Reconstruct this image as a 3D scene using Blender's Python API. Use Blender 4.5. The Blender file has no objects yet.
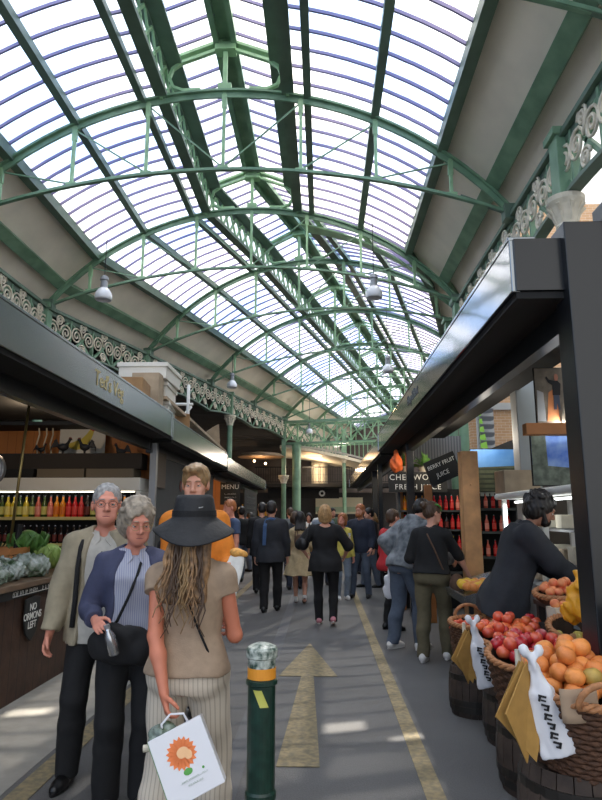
import bpy, bmesh, math, random
import numpy as np
from mathutils import Vector, Matrix
R = math.radians
PI = math.pi
random.seed(7)
col = bpy.context.scene.collection
V = Vector

# ------------------------------------------------------------------ materials
MAT = {}
def mat(name, c, rough=.6, metal=0., noise=0., nscale=20., bump=0., bscale=60., c2=None, emit=0., emitc=None, spec=.5, stripes=None, sheen=0.):
    if name in MAT: return MAT[name]
    m = bpy.data.materials.new(name); m.use_nodes = True
    nt = m.node_tree; N = nt.nodes; L = nt.links
    b = N['Principled BSDF']
    b.inputs['Base Color'].default_value = (*c, 1)
    b.inputs['Roughness'].default_value = rough
    b.inputs['Metallic'].default_value = metal
    b.inputs['Specular IOR Level'].default_value = spec
    if sheen: b.inputs['Sheen Weight'].default_value = sheen
    tc = N.new('ShaderNodeTexCoord')
    if noise > 0 or c2:
        n = N.new('ShaderNodeTexNoise'); n.inputs['Scale'].default_value = nscale; n.inputs['Detail'].default_value = 5
        L.new(tc.outputs['Object'], n.inputs['Vector'])
        r = N.new('ShaderNodeValToRGB')
        d = c2 if c2 else tuple(max(0, x*(1-noise)) for x in c)
        e = c if c2 else tuple(min(1, x*(1+noise)) for x in c)
        r.color_ramp.elements[0].position = .35; r.color_ramp.elements[0].color = (*d, 1)
        r.color_ramp.elements[1].position = .65; r.color_ramp.elements[1].color = (*e, 1)
        L.new(n.outputs['Fac'], r.inputs['Fac']); L.new(r.outputs['Color'], b.inputs['Base Color'])
        src = r.outputs['Color']
    else: src = None
    if stripes:   # (axis, scale, colour, width)
        ax, sc, sc_c, wd = stripes
        s = N.new('ShaderNodeSeparateXYZ'); L.new(tc.outputs['Object'], s.inputs[0])
        mu = N.new('ShaderNodeMath'); mu.operation = 'MULTIPLY'; mu.inputs[1].default_value = sc; L.new(s.outputs[ax], mu.inputs[0])
        fr = N.new('ShaderNodeMath'); fr.operation = 'FRACT'; L.new(mu.outputs[0], fr.inputs[0])
        lt = N.new('ShaderNodeMath'); lt.operation = 'LESS_THAN'; lt.inputs[1].default_value = wd; L.new(fr.outputs[0], lt.inputs[0])
        mx = N.new('ShaderNodeMix'); mx.data_type = 'RGBA'
        L.new(lt.outputs[0], mx.inputs[0])
        if src: L.new(src, mx.inputs[6])
        else: mx.inputs[6].default_value = (*c, 1)
        mx.inputs[7].default_value = (*sc_c, 1)
        L.new(mx.outputs[2], b.inputs['Base Color'])
    if bump > 0:
        n2 = N.new('ShaderNodeTexNoise'); n2.inputs['Scale'].default_value = bscale; n2.inputs['Detail'].default_value = 4
        L.new(tc.outputs['Object'], n2.inputs['Vector'])
        bp = N.new('ShaderNodeBump'); bp.inputs['Strength'].default_value = bump; bp.inputs['Distance'].default_value = .01
        L.new(n2.outputs['Fac'], bp.inputs['Height']); L.new(bp.outputs['Normal'], b.inputs['Normal'])
    if emit > 0:
        b.inputs['Emission Color'].default_value = (*(emitc or c), 1); b.inputs['Emission Strength'].default_value = emit
    MAT[name] = m
    return m

def hexc(r, g, b):
    f = lambda v: (v/255/12.92 if v/255 <= .04045 else ((v/255+.055)/1.055)**2.4)
    return (f(r), f(g), f(b))

# ------------------------------------------------------------------ objects
def tag(o, label=None, cat=None, group=None, kind=None):
    if label: o['label'] = label
    if cat: o['category'] = cat
    if group: o['group'] = group
    if kind: o['kind'] = kind
    return o
def thing(name, label, cat, loc=(0, 0, 0), rotz=0., group=None):
    o = bpy.data.objects.new(name, None); col.objects.link(o)
    o.location = loc; o.rotation_euler = (0, 0, rotz); o.empty_display_size = .1
    return tag(o, label, cat, group)
def copy_tree(o, parent=None):
    c = o.copy(); col.objects.link(c)
    if parent is not None:
        c.parent = parent
    for ch in [x for x in bpy.data.objects if x.parent == o and x != c]:
        copy_tree(ch, c)
    return c

class MB:
    def __init__(s): s.v = []; s.f = []; s.m = []; s.cur = 0
    def add(s, vs, fs):
        n = len(s.v); s.v += [tuple(v) for v in vs]
        s.f += [tuple(n+i for i in f) for f in fs]; s.m += [s.cur]*len(fs)
        return s
    def box(s, c, d, rot=(0, 0, 0), M=None, taper=1.):
        hx, hy, hz = d[0]/2, d[1]/2, d[2]/2
        E = Matrix.Translation(c) @ (Matrix.Rotation(rot[2], 4, 'Z') @ Matrix.Rotation(rot[1], 4, 'Y') @ Matrix.Rotation(rot[0], 4, 'X'))
        if M is not None: E = M @ E
        vs = [E @ V((x*hx*(taper if z > 0 else 1), y*hy*(taper if z > 0 else 1), z*hz)) for z in (-1, 1) for y in (-1, 1) for x in (-1, 1)]
        return s.add(vs, [(0, 2, 3, 1), (4, 5, 7, 6), (0, 1, 5, 4), (2, 6, 7, 3), (1, 3, 7, 5), (0, 4, 6, 2)])
    def beam(s, a, b, w, h, up=(0, 0, 1)):
        a = V(a); b = V(b); d = (b-a).normalized(); u = V(up)
        if abs(d.dot(u)) > .98: u = V((0, 1, 0))
        x = d.cross(u).normalized(); z = x.cross(d).normalized()
        vs = [p + x*(i*w/2) + z*(j*h/2) for p in (a, b) for i, j in ((-1, -1), (1, -1), (1, 1), (-1, 1))]
        return s.add(vs, [(0, 1, 2, 3), (7, 6, 5, 4), (0, 4, 5, 1), (1, 5, 6, 2), (2, 6, 7, 3), (3, 7, 4, 0)])
    def sweep(s, pts, w, h, up):
        """rectangular bar w (along up) by h through pts"""
        pts = [V(p) for p in pts]; u = V(up).normalized(); vs = []; fs = []
        for i, p in enumerate(pts):
            d = (pts[min(i+1, len(pts)-1)]-pts[max(i-1, 0)]).normalized()
            n = d.cross(u).normalized()
            vs += [p+u*(a*w/2)+n*(b*h/2) for a, b in ((-1, -1), (1, -1), (1, 1), (-1, 1))]
        for i in range(len(pts)-1):
            for k in range(4):
                fs.append((4*i+k, 4*i+(k+1) % 4, 4*i+4+(k+1) % 4, 4*i+4+k))
        n = 4*(len(pts)-1)
        fs += [(0, 3, 2, 1), (n, n+1, n+2, n+3)]
        return s.add(vs, fs)
    def tube(s, pts, r, n=8, cap=True, closed=False):
        pts = [V(p) for p in pts]; m = len(pts); rr = r if isinstance(r, (list, tuple)) else [r]*m
        vs = []; fs = []; up = None
        for i, p in enumerate(pts):
            if closed: d = pts[(i+1) % m]-pts[i-1]
            else: d = pts[min(i+1, m-1)]-pts[max(i-1, 0)]
            d.normalize()
            if up is None: up = V((0, 0, 1)) if abs(d.z) < .9 else V((1, 0, 0))
            x = d.cross(up)
            if x.length < 1e-5: x = d.cross(V((0, 1, 0)))
            x.normalize(); up = x.cross(d).normalized()
            vs += [p + (x*math.cos(2*PI*k/n)+up*math.sin(2*PI*k/n))*rr[i] for k in range(n)]
        for i in range(m if closed else m-1):
            j = (i+1) % m
            for k in range(n): fs.append((i*n+k, i*n+(k+1) % n, j*n+(k+1) % n, j*n+k))
        if cap and not closed: fs += [tuple(range(n))[::-1], tuple((m-1)*n+k for k in range(n))]
        return s.add(vs, fs)
    def lathe(s, prof, c=(0, 0, 0), n=20, M=None, ell=(1, 1), wob=None, cap=True):
        vs = []; fs = []
        for r, z in prof:
            for k in range(n):
                a = 2*PI*k/n
                p = V((c[0]+r*ell[0]*math.cos(a), c[1]+r*ell[1]*math.sin(a), c[2]+z+(wob(r, a) if wob else 0)))
                vs.append(M @ p if M is not None else p)
        m = len(prof)
        for i in range(m-1):
            for k in range(n): fs.append((i*n+k, i*n+(k+1) % n, (i+1)*n+(k+1) % n, (i+1)*n+k))
        if cap and prof[0][0] > 1e-4: fs.append(tuple(range(n))[::-1])
        if cap and prof[-1][0] > 1e-4: fs.append(tuple((m-1)*n+k for k in range(n)))
        return s.add(vs, fs)
    def sphere(s, c, r, n=12, sq=(1, 1, 1), M=None):
        prof = [(r*math.sin(PI*i/n), -r*math.cos(PI*i/n)) for i in range(n+1)]
        prof[0] = (0.0002, -r); prof[-1] = (0.0002, r)
        E = Matrix.Translation(c) @ Matrix.Diagonal((*sq, 1))
        if M is not None: E = M @ E
        return s.lathe(prof, n=max(8, int(n*1.4)), M=E)
    def prism(s, poly, d, M=None):
        """poly: (x,z) list, extruded along y from 0 to d"""
        n = len(poly)
        vs = [V((x, 0, z)) for x, z in poly]+[V((x, d, z)) for x, z in poly]
        if M is not None: vs = [M @ v for v in vs]
        return s.add(vs, [tuple(range(n)), tuple(range(n, 2*n))[::-1]] + [(i, i+n, (i+1) % n+n, (i+1) % n) for i in range(n)])
    def grid(s, P):
        """P[i][j] points"""
        a = len(P); b = len(P[0])
        return s.add([p for r in P for p in r], [(i*b+j, (i+1)*b+j, (i+1)*b+j+1, i*b+j+1) for i in range(a-1) for j in range(b-1)])
    def build(s, name, m, parent=None, smooth=False, bevel=0., solid=0., sub=0):
        me = bpy.data.meshes.new(name); me.from_pydata(s.v, [], s.f)
        for x in (m if isinstance(m, (list, tuple)) else [m]): me.materials.append(x)
        if len(me.materials) > 1: me.polygons.foreach_set('material_index', s.m)
        bm = bmesh.new(); bm.from_mesh(me); bmesh.ops.recalc_face_normals(bm, faces=bm.faces); bm.to_mesh(me); bm.free()
        if smooth: me.polygons.foreach_set('use_smooth', [True]*len(me.polygons))
        o = bpy.data.objects.new(name, me); col.objects.link(o)
        if parent is not None: o.parent = parent
        if solid: md = o.modifiers.new('thick', 'SOLIDIFY'); md.thickness = solid; md.offset = 0
        if bevel: md = o.modifiers.new('bevel', 'BEVEL'); md.width = bevel; md.segments = 2; md.limit_method = 'ANGLE'
        if sub: md = o.modifiers.new('sub', 'SUBSURF'); md.levels = sub; md.render_levels = sub
        return o
def struct(name, mb, m, **k):
    return tag(mb.build(name, m, **k), kind='structure')
def text(name, body, size, M, m, parent, depth=.004, align='CENTER', spacing=1., bold=0.):
    cu = bpy.data.curves.new(name, 'FONT'); cu.body = body; cu.size = size; cu.extrude = depth
    cu.align_x = align; cu.align_y = 'CENTER'; cu.space_character = spacing; cu.offset = bold; cu.resolution_u = 3
    o = bpy.data.objects.new(name+'_tmp', cu); col.objects.link(o)
    dg = bpy.context.evaluated_depsgraph_get()
    me = bpy.data.meshes.new_from_object(o.evaluated_get(dg)); bpy.data.objects.remove(o)
    me.transform(M); me.materials.clear(); me.materials.append(m); me.name = name
    t = bpy.data.objects.new(name, me); col.objects.link(t)
    if parent is not None: t.parent = parent
    return t
def facing(loc, nrm, up=(0, 0, 1)):
    """matrix that puts local xy text plane at loc, facing nrm"""
    z = V(nrm).normalized(); x = V(up).cross(z).normalized(); y = z.cross(x)
    return Matrix.Translation(loc) @ Matrix((x, y, z)).transposed().to_4x4()

# ------------------------------------------------------------------ implicit surfaces for bodies, clothes and hair
class Field:
    def __init__(s, lo, hi, h, hz=None, zfine=None):
        ax = []
        for k in range(3):
            if k == 2 and zfine:
                z = lo[2]; L_ = [z]
                while z < hi[2]:
                    st = h
                    for (z0, z1, st2) in zfine:
                        if z0 <= z <= z1: st = st2
                    z += st; L_.append(z)
                ax.append(np.array(L_, dtype=np.float32))
            else: ax.append(np.arange(lo[k], hi[k]+h, h, dtype=np.float32))
        s.ax = ax; s.h = h; s.rs = 1.
        s.D = np.full([len(a) for a in ax], .5, dtype=np.float32)
    def sub(s, lo, hi):
        sl = []
        for k in range(3):
            i0 = max(0, int(np.searchsorted(s.ax[k], lo[k]))-1); i1 = min(len(s.ax[k]), int(np.searchsorted(s.ax[k], hi[k]))+1)
            if i1 <= i0: return None
            sl.append(slice(i0, i1))
        X, Y, Z = np.meshgrid(s.ax[0][sl[0]], s.ax[1][sl[1]], s.ax[2][sl[2]], indexing='ij', sparse=True)
        return tuple(sl), X, Y, Z
    def _put(s, sl, d, k, op):
        a = s.D[sl]
        if op == 'u':
            if k > 0:
                hh = np.maximum(k-np.abs(a-d), 0)/k; s.D[sl] = np.minimum(a, d)-hh*hh*k*.25
            else: s.D[sl] = np.minimum(a, d)
        elif op == 's':
            if k > 0:
                hh = np.maximum(k-np.abs(a+d), 0)/k; s.D[sl] = np.maximum(a, -d)+hh*hh*k*.25
            else: s.D[sl] = np.maximum(a, -d)
    def cone(s, a, b, ra, rb, k=.02, op='u', cap=False, flat=1., fn=None):
        """tapered capsule; flat<1 squashes along fn"""
        ra *= s.rs; rb *= s.rs
        m = max(ra, rb)+k+.02
        q = s.sub([min(a[i], b[i])-m for i in range(3)], [max(a[i], b[i])+m for i in range(3)])
        if q is None: return s
        sl, X, Y, Z = q
        ab = np.array(b, dtype=float)-np.array(a, dtype=float); L2 = max(float(ab@ab), 1e-9)
        px, py, pz = X-a[0], Y-a[1], Z-a[2]
        t0 = (px*ab[0]+py*ab[1]+pz*ab[2])/L2; t = np.clip(t0, 0, 1)
        dx, dy, dz = px-t*ab[0], py-t*ab[1], pz-t*ab[2]
        d2 = dx*dx+dy*dy+dz*dz
        if fn is not None:
            n = dx*fn[0]+dy*fn[1]+dz*fn[2]; d2 = d2+n*n*(1/flat**2-1)
        d = np.sqrt(d2)-(ra+(rb-ra)*t)
        if cap: d = np.maximum(d, (t0-1)*math.sqrt(L2))
        s._put(sl, d, k, op); return s
    def ell(s, c, r, M=None, k=.02, op='u'):
        r = [q*s.rs for q in r]; m = max(r)+k+.02
        q = s.sub([c[i]-m for i in range(3)], [c[i]+m for i in range(3)])
        if q is None: return s
        sl, X, Y, Z = q
        p = [X-c[0], Y-c[1], Z-c[2]]
        if M is not None: p = [p[0]*M[0][j]+p[1]*M[1][j]+p[2]*M[2][j] for j in range(3)]
        e = np.sqrt((p[0]/r[0])**2+(p[1]/r[1])**2+(p[2]/r[2])**2)
        d = (e-1)*min(r)*1.0
        s._put(sl, d, k, op); return s
    def loft(s, prof, T, infl=0., k=.03, pw=2.3, z0=None, z1=None, op='u', dy=0.):
        """prof: list (z, rx, ry, cy); T: 4x4 local->world of the torso; evaluated in torso local space"""
        Ti = np.array(T.inverted())
        zs = [q[0] for q in prof]; a0 = zs[0] if z0 is None else z0; a1 = zs[-1] if z1 is None else z1
        mr = max(max(q[1], q[2]) for q in prof)+infl+.08
        cs = [T @ V((x, y, z)) for x in (-mr, mr) for y in (-mr, mr) for z in (a0-.05, a1+.05)]
        q = s.sub([min(c[i] for c in cs) for i in range(3)], [max(c[i] for c in cs) for i in range(3)])
        if q is None: return s
        sl, X, Y, Z = q
        x = Ti[0][0]*X+Ti[0][1]*Y+Ti[0][2]*Z+Ti[0][3]; y = Ti[1][0]*X+Ti[1][1]*Y+Ti[1][2]*Z+Ti[1][3]; z = Ti[2][0]*X+Ti[2][1]*Y+Ti[2][2]*Z+Ti[2][3]
        zf = np.linspace(zs[0]-.12, zs[-1]+.12, 160); kk = np.exp(-np.linspace(-2, 2, 15)**2); kk /= kk.sum()
        def sm(c): a = np.interp(zf, zs, [q[c] for q in prof]); return np.interp(z, zf, np.convolve(np.pad(a, 7, mode='edge'), kk, 'valid'))
        rx = sm(1)+infl; ry = sm(2)+infl; cy = sm(3)+dy
        e = (np.abs(x/rx)**pw+np.abs((y-cy)/ry)**pw)**(1/pw)
        d = (e-1)*np.minimum(rx, ry)
        d = np.maximum(d, np.maximum(a0-z, z-a1))
        s._put(sl, d, k, op); return s
    def plane(s, p, n):
        """keep the side where (x-p).n < 0"""
        n = V(n).normalized()
        X, Y, Z = np.meshgrid(*s.ax, indexing='ij', sparse=True)
        s.D = np.maximum(s.D, ((X-p[0])*n[0]+(Y-p[1])*n[1]+(Z-p[2])*n[2]).astype(np.float32)); return s
    def folds(s, amp, sc=22., seed=0, zs=.6):
        X, Y, Z = np.meshgrid(*s.ax, indexing='ij', sparse=True)
        a = np.sin(X*sc+Z*sc*zs+seed+1.5*np.sin(Y*sc*.7+Z*sc*.35+seed*2))
        b = np.sin(Y*sc*1.2-Z*sc*zs*1.3+seed*3+1.3*np.sin(X*sc*.8+seed))
        s.D = s.D+(amp*(a*.5+b*.5)).astype(np.float32); return s
    def strands(s, amp, sc=160., seed=0, wav=1.):
        X, Y, Z = np.meshgrid(*s.ax, indexing='ij', sparse=True)
        a = np.sin((X+.012*np.sin(Z*38*wav+seed))*sc)+np.sin((Y+.012*np.sin(Z*31*wav+1+seed))*sc*.9)
        s.D = s.D+(amp*a*.5).astype(np.float32); return s
    def mesh(s):
        D = s.D; D = np.pad(D, 1, constant_values=.5)
        ax = [np.concatenate(([a[0]-s.h], a, [a[-1]+s.h])) for a in s.ax]
        S = D < 0
        nx, ny, nz = D.shape
        cnt = np.zeros((nx-1, ny-1, nz-1), np.int16); P = np.zeros((nx-1, ny-1, nz-1, 3), np.float32)
        G = np.meshgrid(*ax, indexing='ij', sparse=True)
        quads = []
        full = [np.broadcast_to(g, D.shape) for g in G]
        cross = []
        for a in range(3):
            lo = [slice(None)]*3; hi = [slice(None)]*3; lo[a] = slice(0, -1); hi[a] = slice(1, None); lo = tuple(lo); hi = tuple(hi)
            ch = S[lo] != S[hi]
            I = np.argwhere(ch); J = I.copy(); J[:, a] += 1
            d0 = D[tuple(I.T)]; d1 = D[tuple(J.T)]; t = d0/(d0-d1)
            pos = np.stack([full[c][tuple(I.T)] for c in range(3)], 1).astype(np.float32)
            pos2 = np.stack([full[c][tuple(J.T)] for c in range(3)], 1).astype(np.float32)
            pos = pos+(pos2-pos)*t[:, None]
            b, c = [q for q in range(3) if q != a]
            for ob in (0, -1):
                for oc in (0, -1):
                    K = I.copy(); K[:, b] += ob; K[:, c] += oc
                    np.add.at(cnt, tuple(K.T), 1); np.add.at(P, tuple(K.T), pos)
            cross.append((a, b, c, I, S[lo][ch]))
        act = cnt > 0; idx = np.full(cnt.shape, -1, np.int64); idx[act] = np.arange(act.sum())
        vs = P[act]/cnt[act][:, None]
        for a, b, c, I, sg in cross:
            K = [I.copy() for _ in range(4)]
            K[1][:, b] -= 1; K[2][:, b] -= 1; K[2][:, c] -= 1; K[3][:, c] -= 1
            q = np.stack([idx[tuple(k.T)] for k in K], 1)
            flip = sg if a != 1 else ~sg
            q[flip] = q[flip][:, ::-1]
            quads.append(q)
        return vs, np.concatenate(quads)
    def build(s, name, m, parent, smooth_it=1):
        vs, q = s.mesh()
        if len(vs) == 0: return None
        # light laplacian smoothing
        for _ in range(smooth_it):
            acc = np.zeros_like(vs); n = np.zeros(len(vs), np.float32)
            for i, j in ((0, 1), (1, 2), (2, 3), (3, 0)):
                np.add.at(acc, q[:, i], vs[q[:, j]]); np.add.at(acc, q[:, j], vs[q[:, i]]); np.add.at(n, q[:, i], 1); np.add.at(n, q[:, j], 1)
            vs = vs*.5+acc/np.maximum(n, 1)[:, None]*.5
        me = bpy.data.meshes.new(name)
        me.vertices.add(len(vs)); me.vertices.foreach_set('co', vs.astype(np.float32).ravel())
        me.loops.add(len(q)*4); me.loops.foreach_set('vertex_index', q[:, ::-1].astype(np.int32).ravel())
        me.polygons.add(len(q)); me.polygons.foreach_set('loop_start', np.arange(0, len(q)*4, 4, dtype=np.int32))
        me.update(calc_edges=True); me.validate()
        me.polygons.foreach_set('use_smooth', [True]*len(me.polygons))
        me.materials.append(m)
        o = bpy.data.objects.new(name, me); col.objects.link(o)
        if parent is not None: o.parent = parent
        return o

def scribble(name, width, hgt, M, m, parent, seed=1):
    """one line of small unreadable letter-like strokes, as one mesh"""
    r = random.Random(seed); b = MB(); x = -width/2
    b.box((0, -hgt*.42, 0), (width, hgt*.10, .0012), M=M)
    while x < width/2:
        w = hgt*r.uniform(.35, .6)
        if r.random() < .82:
            b.box((x+hgt*.06, 0, 0), (hgt*.12, hgt*.9, .0012), M=M); b.box((x+w*.4, hgt*r.choice((-.05, .15, .38)), 0), (w*.8, hgt*.12, .0012), M=M)
        x += w*1.25
    return b.build(name, m, parent)
SKY = 1.4; SUNE = 9.0; EXPO = 0.2
# ------------------------------------------------------------------ people
MALE = [(.80, .10, .09, 0), (.86, .150, .105, -.01), (.93, .166, .112, -.012), (1.02, .152, .104, -.004), (1.10, .146, .100, .0), (1.22, .158, .108, .0), (1.33, .168, .112, -.004), (1.40, .150, .095, -.01), (1.46, .085, .065, -.012), (1.50, .05, .05, -.01)]
FEM = [(.80, .10, .09, 0), (.86, .155, .112, -.018), (.93, .172, .122, -.02), (1.02, .150, .104, -.006), (1.10, .126, .092, .0), (1.22, .138, .100, .006), (1.30, .148, .116, .014), (1.38, .138, .092, -.002), (1.45, .078, .06, -.012), (1.50, .046, .046, -.01)]
def ik(a, b, l1, l2, pole):
    a, b = V(a), V(b); d = b-a; L = d.length; mx = (l1+l2)*.995
    if L > mx: b = a+d*(mx/L); d = b-a; L = mx
    d = d.normalized(); x = (l1*l1-l2*l2+L*L)/(2*L); hgt = math.sqrt(max(0, l1*l1-x*x))
    p = V(pole); p = (p-d*p.dot(d)).normalized()
    return a+d*x+p*hgt, b
def hand(F, w, d, n, side, curl, s, k=.008):
    """five fingered hand from wrist w, pointing d, palm normal n"""
    d = V(d).normalized(); n = V(n); n = (n-d*n.dot(d)).normalized(); t = d.cross(n).normalized()*side  # t: towards thumb
    pc = w+d*.05*s
    F.cone(w, w+d*.03*s, .025*s, .026*s, .015, flat=.8, fn=n)
    for q in (-.024, -.008, .010, .026):
        F.cone(w+d*.02*s+t*q*.6*s, w+d*.088*s+t*q*s, .015*s, .0125*s, .012, flat=.95, fn=n)
    for i, (q, L_) in enumerate(((.030, .070), (.011, .078), (-.009, .073), (-.027, .058))):
        p = w+d*.09*s+t*q*s; a = curl*(1+.12*i)*.6; seg = (.44, .31, .25)
        for j in range(3):
            dd = d*math.cos(a)+n*math.sin(a)+t*(q*1.0)
            e = p+dd.normalized()*L_*seg[j]*s; r = (.0095, .0085, .0075)[j]*s
            F.cone(p, e, r*1.05, r, .004); p = e; a += curl
    p = w+d*.028*s+t*.026*s; a = .75
    for j, L_ in enumerate((.042, .032, .026)):
        dd = (d*math.cos(a)+t*math.sin(a)+n*(.25+curl*.5)).normalized()
        e = p+dd*L_*s; r = (.0125, .0105, .009)[j]*s
        F.cone(p, e, r*1.05, r, .006); p = e; a -= .35+curl*.2
def person(label, pos, rot, h=1.75, w=1., fem=False, lean=0., twist=0., feet=None, hips=(0, 0, 0), hands=None, poles=None, curl=.5,
           head=(0, 0), skin=None, top=None, under=None, bottom=None, shoes=None, hair=None, eyes=False, vox=.009, hunch=0., group=None, hs=1.06, arml=1., palm=None, name='person', glasses=None):
    root = thing(name, label, 'person', pos, R(rot), group)
    s = h/1.75
    prof = FEM if fem else MALE
    prof = [(z, rx*w, ry*(w*.5+.5 if w < 1.1 else w), cy) for z, rx, ry, cy in prof]
    feet = feet or {'R': (.10, 0, 0), 'L': (-.10, 0, 0)}
    hw = .088*w if not fem else .092*w
    hp = V((0, 0, .93))+V(hips)
    T = Matrix.Translation(hp) @ Matrix.Rotation(R(twist), 4, 'Z') @ Matrix.Rotation(-R(lean), 4, 'X') @ Matrix.Translation((0, 0, -.93))
    Tp = Matrix.Translation(V(hips)) @ Matrix.Translation((0, 0, .93)) @ Matrix.Rotation(-R(lean*.35), 4, 'X') @ Matrix.Translation((0, 0, -.93))
    sw = (.178 if not fem else .158)*w; sz = 1.392 if not fem else 1.382
    J = {}
    fh = 1 if vox <= .0075 else 1.0
    for sd, sg in (('R', 1), ('L', -1)):
        f = V(feet[sd]); yaw = R(feet[sd][3]) if len(feet[sd]) > 3 else 0
        f = V(f[:3]) if len(f) > 3 else f
        tz = f.z
        ank = V((f.x, f.y-.01, tz+.085)); hip = Tp @ V((sg*hw, 0, .90))
        kn, ank = ik(hip, ank, .425, .405, (sg*.1, 1, 0))
        J['hip'+sd] = hip; J['kn'+sd] = kn; J['ank'+sd] = ank
        J['yaw'+sd] = -yaw*sg
        sh = T @ V((sg*sw, -.01, sz))
        tgt = V((hands or {}).get(sd, (sg*(.235*w+.01), .03, .80)))
        el, wr = ik(sh, tgt, .285*arml, .25*arml, (poles or {}).get(sd, (sg*.35, -1, -.1)))
        J['sh'+sd] = sh; J['el'+sd] = el; J['wr'+sd] = wr
    nk = T @ V((0, -.01, 1.46)); hx = T @ V((0, .02+hunch, 1.555))
    Hm = Matrix.Translation(hx) @ Matrix.Rotation(R(twist+head[0]), 4, 'Z') @ Matrix.Rotation(-R(head[1]), 4, 'X') @ Matrix.Translation((0, .0, .075)) @ Matrix.Scale(hs, 4)
    J['Hm'] = Hm; J['T'] = T
    pts = [J[a] for a in J if a[:2] in ('hi', 'kn', 'an', 'sh', 'el', 'wr')]+[Hm @ V((0, 0, .12)), Hm @ V((0, .1, 0))]
    lo = [min(p[i] for p in pts)-.24 for i in range(3)]; hi = [max(p[i] for p in pts)+.24 for i in range(3)]
    lo[2] = 0.001 if lo[2] < 0.05 else lo[2]; lo[2] = min(lo[2], 0.001)
    H3 = np.array(Hm.to_3x3())/hs
    def hp_(x, y, z): return Hm @ V((x, y, z))
    skin = skin or MAT['skin']
    # ---- body
    F = Field(lo, hi, vox, zfine=[(hx.z-.06, hx.z+.26, min(vox, .0048))] if vox < .0085 else None)
    Tb = T
    F.loft([(z, rx*.93, ry*.93, cy) for z, rx, ry, cy in prof], T, -.012, .03, z0=.86, z1=1.46)
    F.loft([(z, rx*.93, ry*.93, cy) for z, rx, ry, cy in prof], Tp, -.012, .05, z0=.82, z1=1.0)
    F.cone(T @ V((0, -.012, 1.40)), hx+V((0, 0, .02)), .056 if not fem else .048, .050 if not fem else .043, .04)
    for sd, sg in (('R', 1), ('L', -1)):
        F.cone(T @ V((sg*.05, -.012, 1.432)), J['sh'+sd], .040, .046*w**.5, .04)
        a, e, wr = J['sh'+sd], J['el'+sd], J['wr'+sd]
        aw = (.047 if not fem else .042)*(w*.5+.5)
        F.cone(a, e, aw, aw*.82, .02); F.cone(e, e.lerp(wr, .35), aw*.84, aw*.86, .02); F.cone(e.lerp(wr, .35), wr, aw*.86, .026 if not fem else .023, .02)
        dd = (wr-e).normalized()
        nn = V((palm or {}).get(sd, (-sg, .25, 0)))
        hand(F, wr, dd, nn, (1 if dd.cross(nn).y > 0 or palm and len(palm.get(sd, ())) > 3 else -1) if not palm or sd not in palm else 1, curl if not isinstance(curl, dict) else curl[sd], 1.0 if not fem else .92)
        hi_, kn, an = J['hip'+sd], J['kn'+sd], J['ank'+sd]
        F.cone(hi_, kn, .078*w, .052, .03); F.cone(kn, kn.lerp(an, .35)+V((0, -.012, 0)), .05, .052, .02); F.cone(kn.lerp(an, .35)+V((0, -.012, 0)), an, .052, .034, .02)
        yw = J['yaw'+sd]; fd = V((math.sin(-yw), math.cos(yw), 0))
        F.cone(an+V((0, 0, -.04))-fd*.03, an+fd*.13+V((0, 0, -.062)), .03, .026, .03)
    # head
    F.rs = hs
    F.ell(hp_(0, -.014, .035), (.074, .092, .082), H3, .01)
    F.ell(hp_(0, .026, -.030), (.060, .064, .082), H3, .03)
    F.ell(hp_(0, .060, -.088), (.030, .028, .022), H3, .03)
    F.cone(hp_(-.034, .066, -.062), hp_(.034, .066, -.062), .02, .02, .03)
    if vox < .0085:
        F.cone(hp_(-.030, .082, .030), hp_(.030, .082, .030), .013, .013, .016)
        for q in (-1, 1):
            F.ell(hp_(q*.031, .099, .008), (.0165, .013, .011), H3, .01, 's')
            F.ell(hp_(q*.031, .078, .008), (.0125, .0125, .0115), H3, .003)
            F.ell(hp_(q*.040, .070, -.026), (.017, .015, .018), H3, .02)
            F.ell(hp_(q*.011, .097, -.030), (.0085, .009, .008), H3, .006)
        F.cone(hp_(0, .088, .018), hp_(0, .108, -.024), .0085, .0125, .010)
        F.cone(hp_(-.019, .082, -.056), hp_(.019, .082, -.056), .0062, .0062, .006)
        F.cone(hp_(-.016, .081, -.067), hp_(.016, .081, -.067), .0075, .0075, .006)
        F.cone(hp_(-.024, .094, -.0615), hp_(.024, .094, -.0615), .0038, .0038, .003, 's')
    else:
        F.cone(hp_(0, .088, .018), hp_(0, .104, -.024), .010, .014, .012)
        for q in (-1, 1): F.ell(hp_(q*.030, .099, .008), (.016, .012, .010), H3, .01, 's')
    for q in (-1, 1):
        F.ell(hp_(q*.077, -.006, -.004), (.011, .019, .031), H3, .008)
    body = F.build('body', skin, root, 1)
    if eyes:
        for q in (-1, 1):
            e = MB(); e.sphere((0, 0, 0), .0118, 12); e.v = [tuple(Hm @ (V(v)+V((q*.031, .0795, .007)))) for v in e.v]
            ob = e.build('eye', MAT['eye_white'], root, smooth=True)
            i_ = MB(); i_.sphere((0, 0, 0), .0058, 10, (1, .5, 1)); i_.v = [tuple(Hm @ (V(v)+V((q*.0305, .0893, .0055)))) for v in i_.v]
            i_.build('iris', MAT['iris'], ob, smooth=True)
            ld = MB(); ld.lathe([(.0128*math.cos(a), .0128*math.sin(a)) for a in np.linspace(.12, PI/2-.01, 7)], n=14)
            ld.v = [tuple(Hm @ (Matrix.Rotation(-.30, 3, 'X') @ V(v)+V((q*.031, .0800, .0085)))) for v in ld.v]
            ld.build('eyelid', skin, ob, smooth=True)
        mo = MB(); mo.tube([hp_(x, .0925-.9*x*x*12*.4, -.062+.0012*math.cos(x*160)) for x in np.linspace(-.021, .021, 7)], [.0012, .003, .0038, .0034, .0038, .003, .0012], 8)
        mo.build('lips', MAT['lips'], root, smooth=True)
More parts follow.
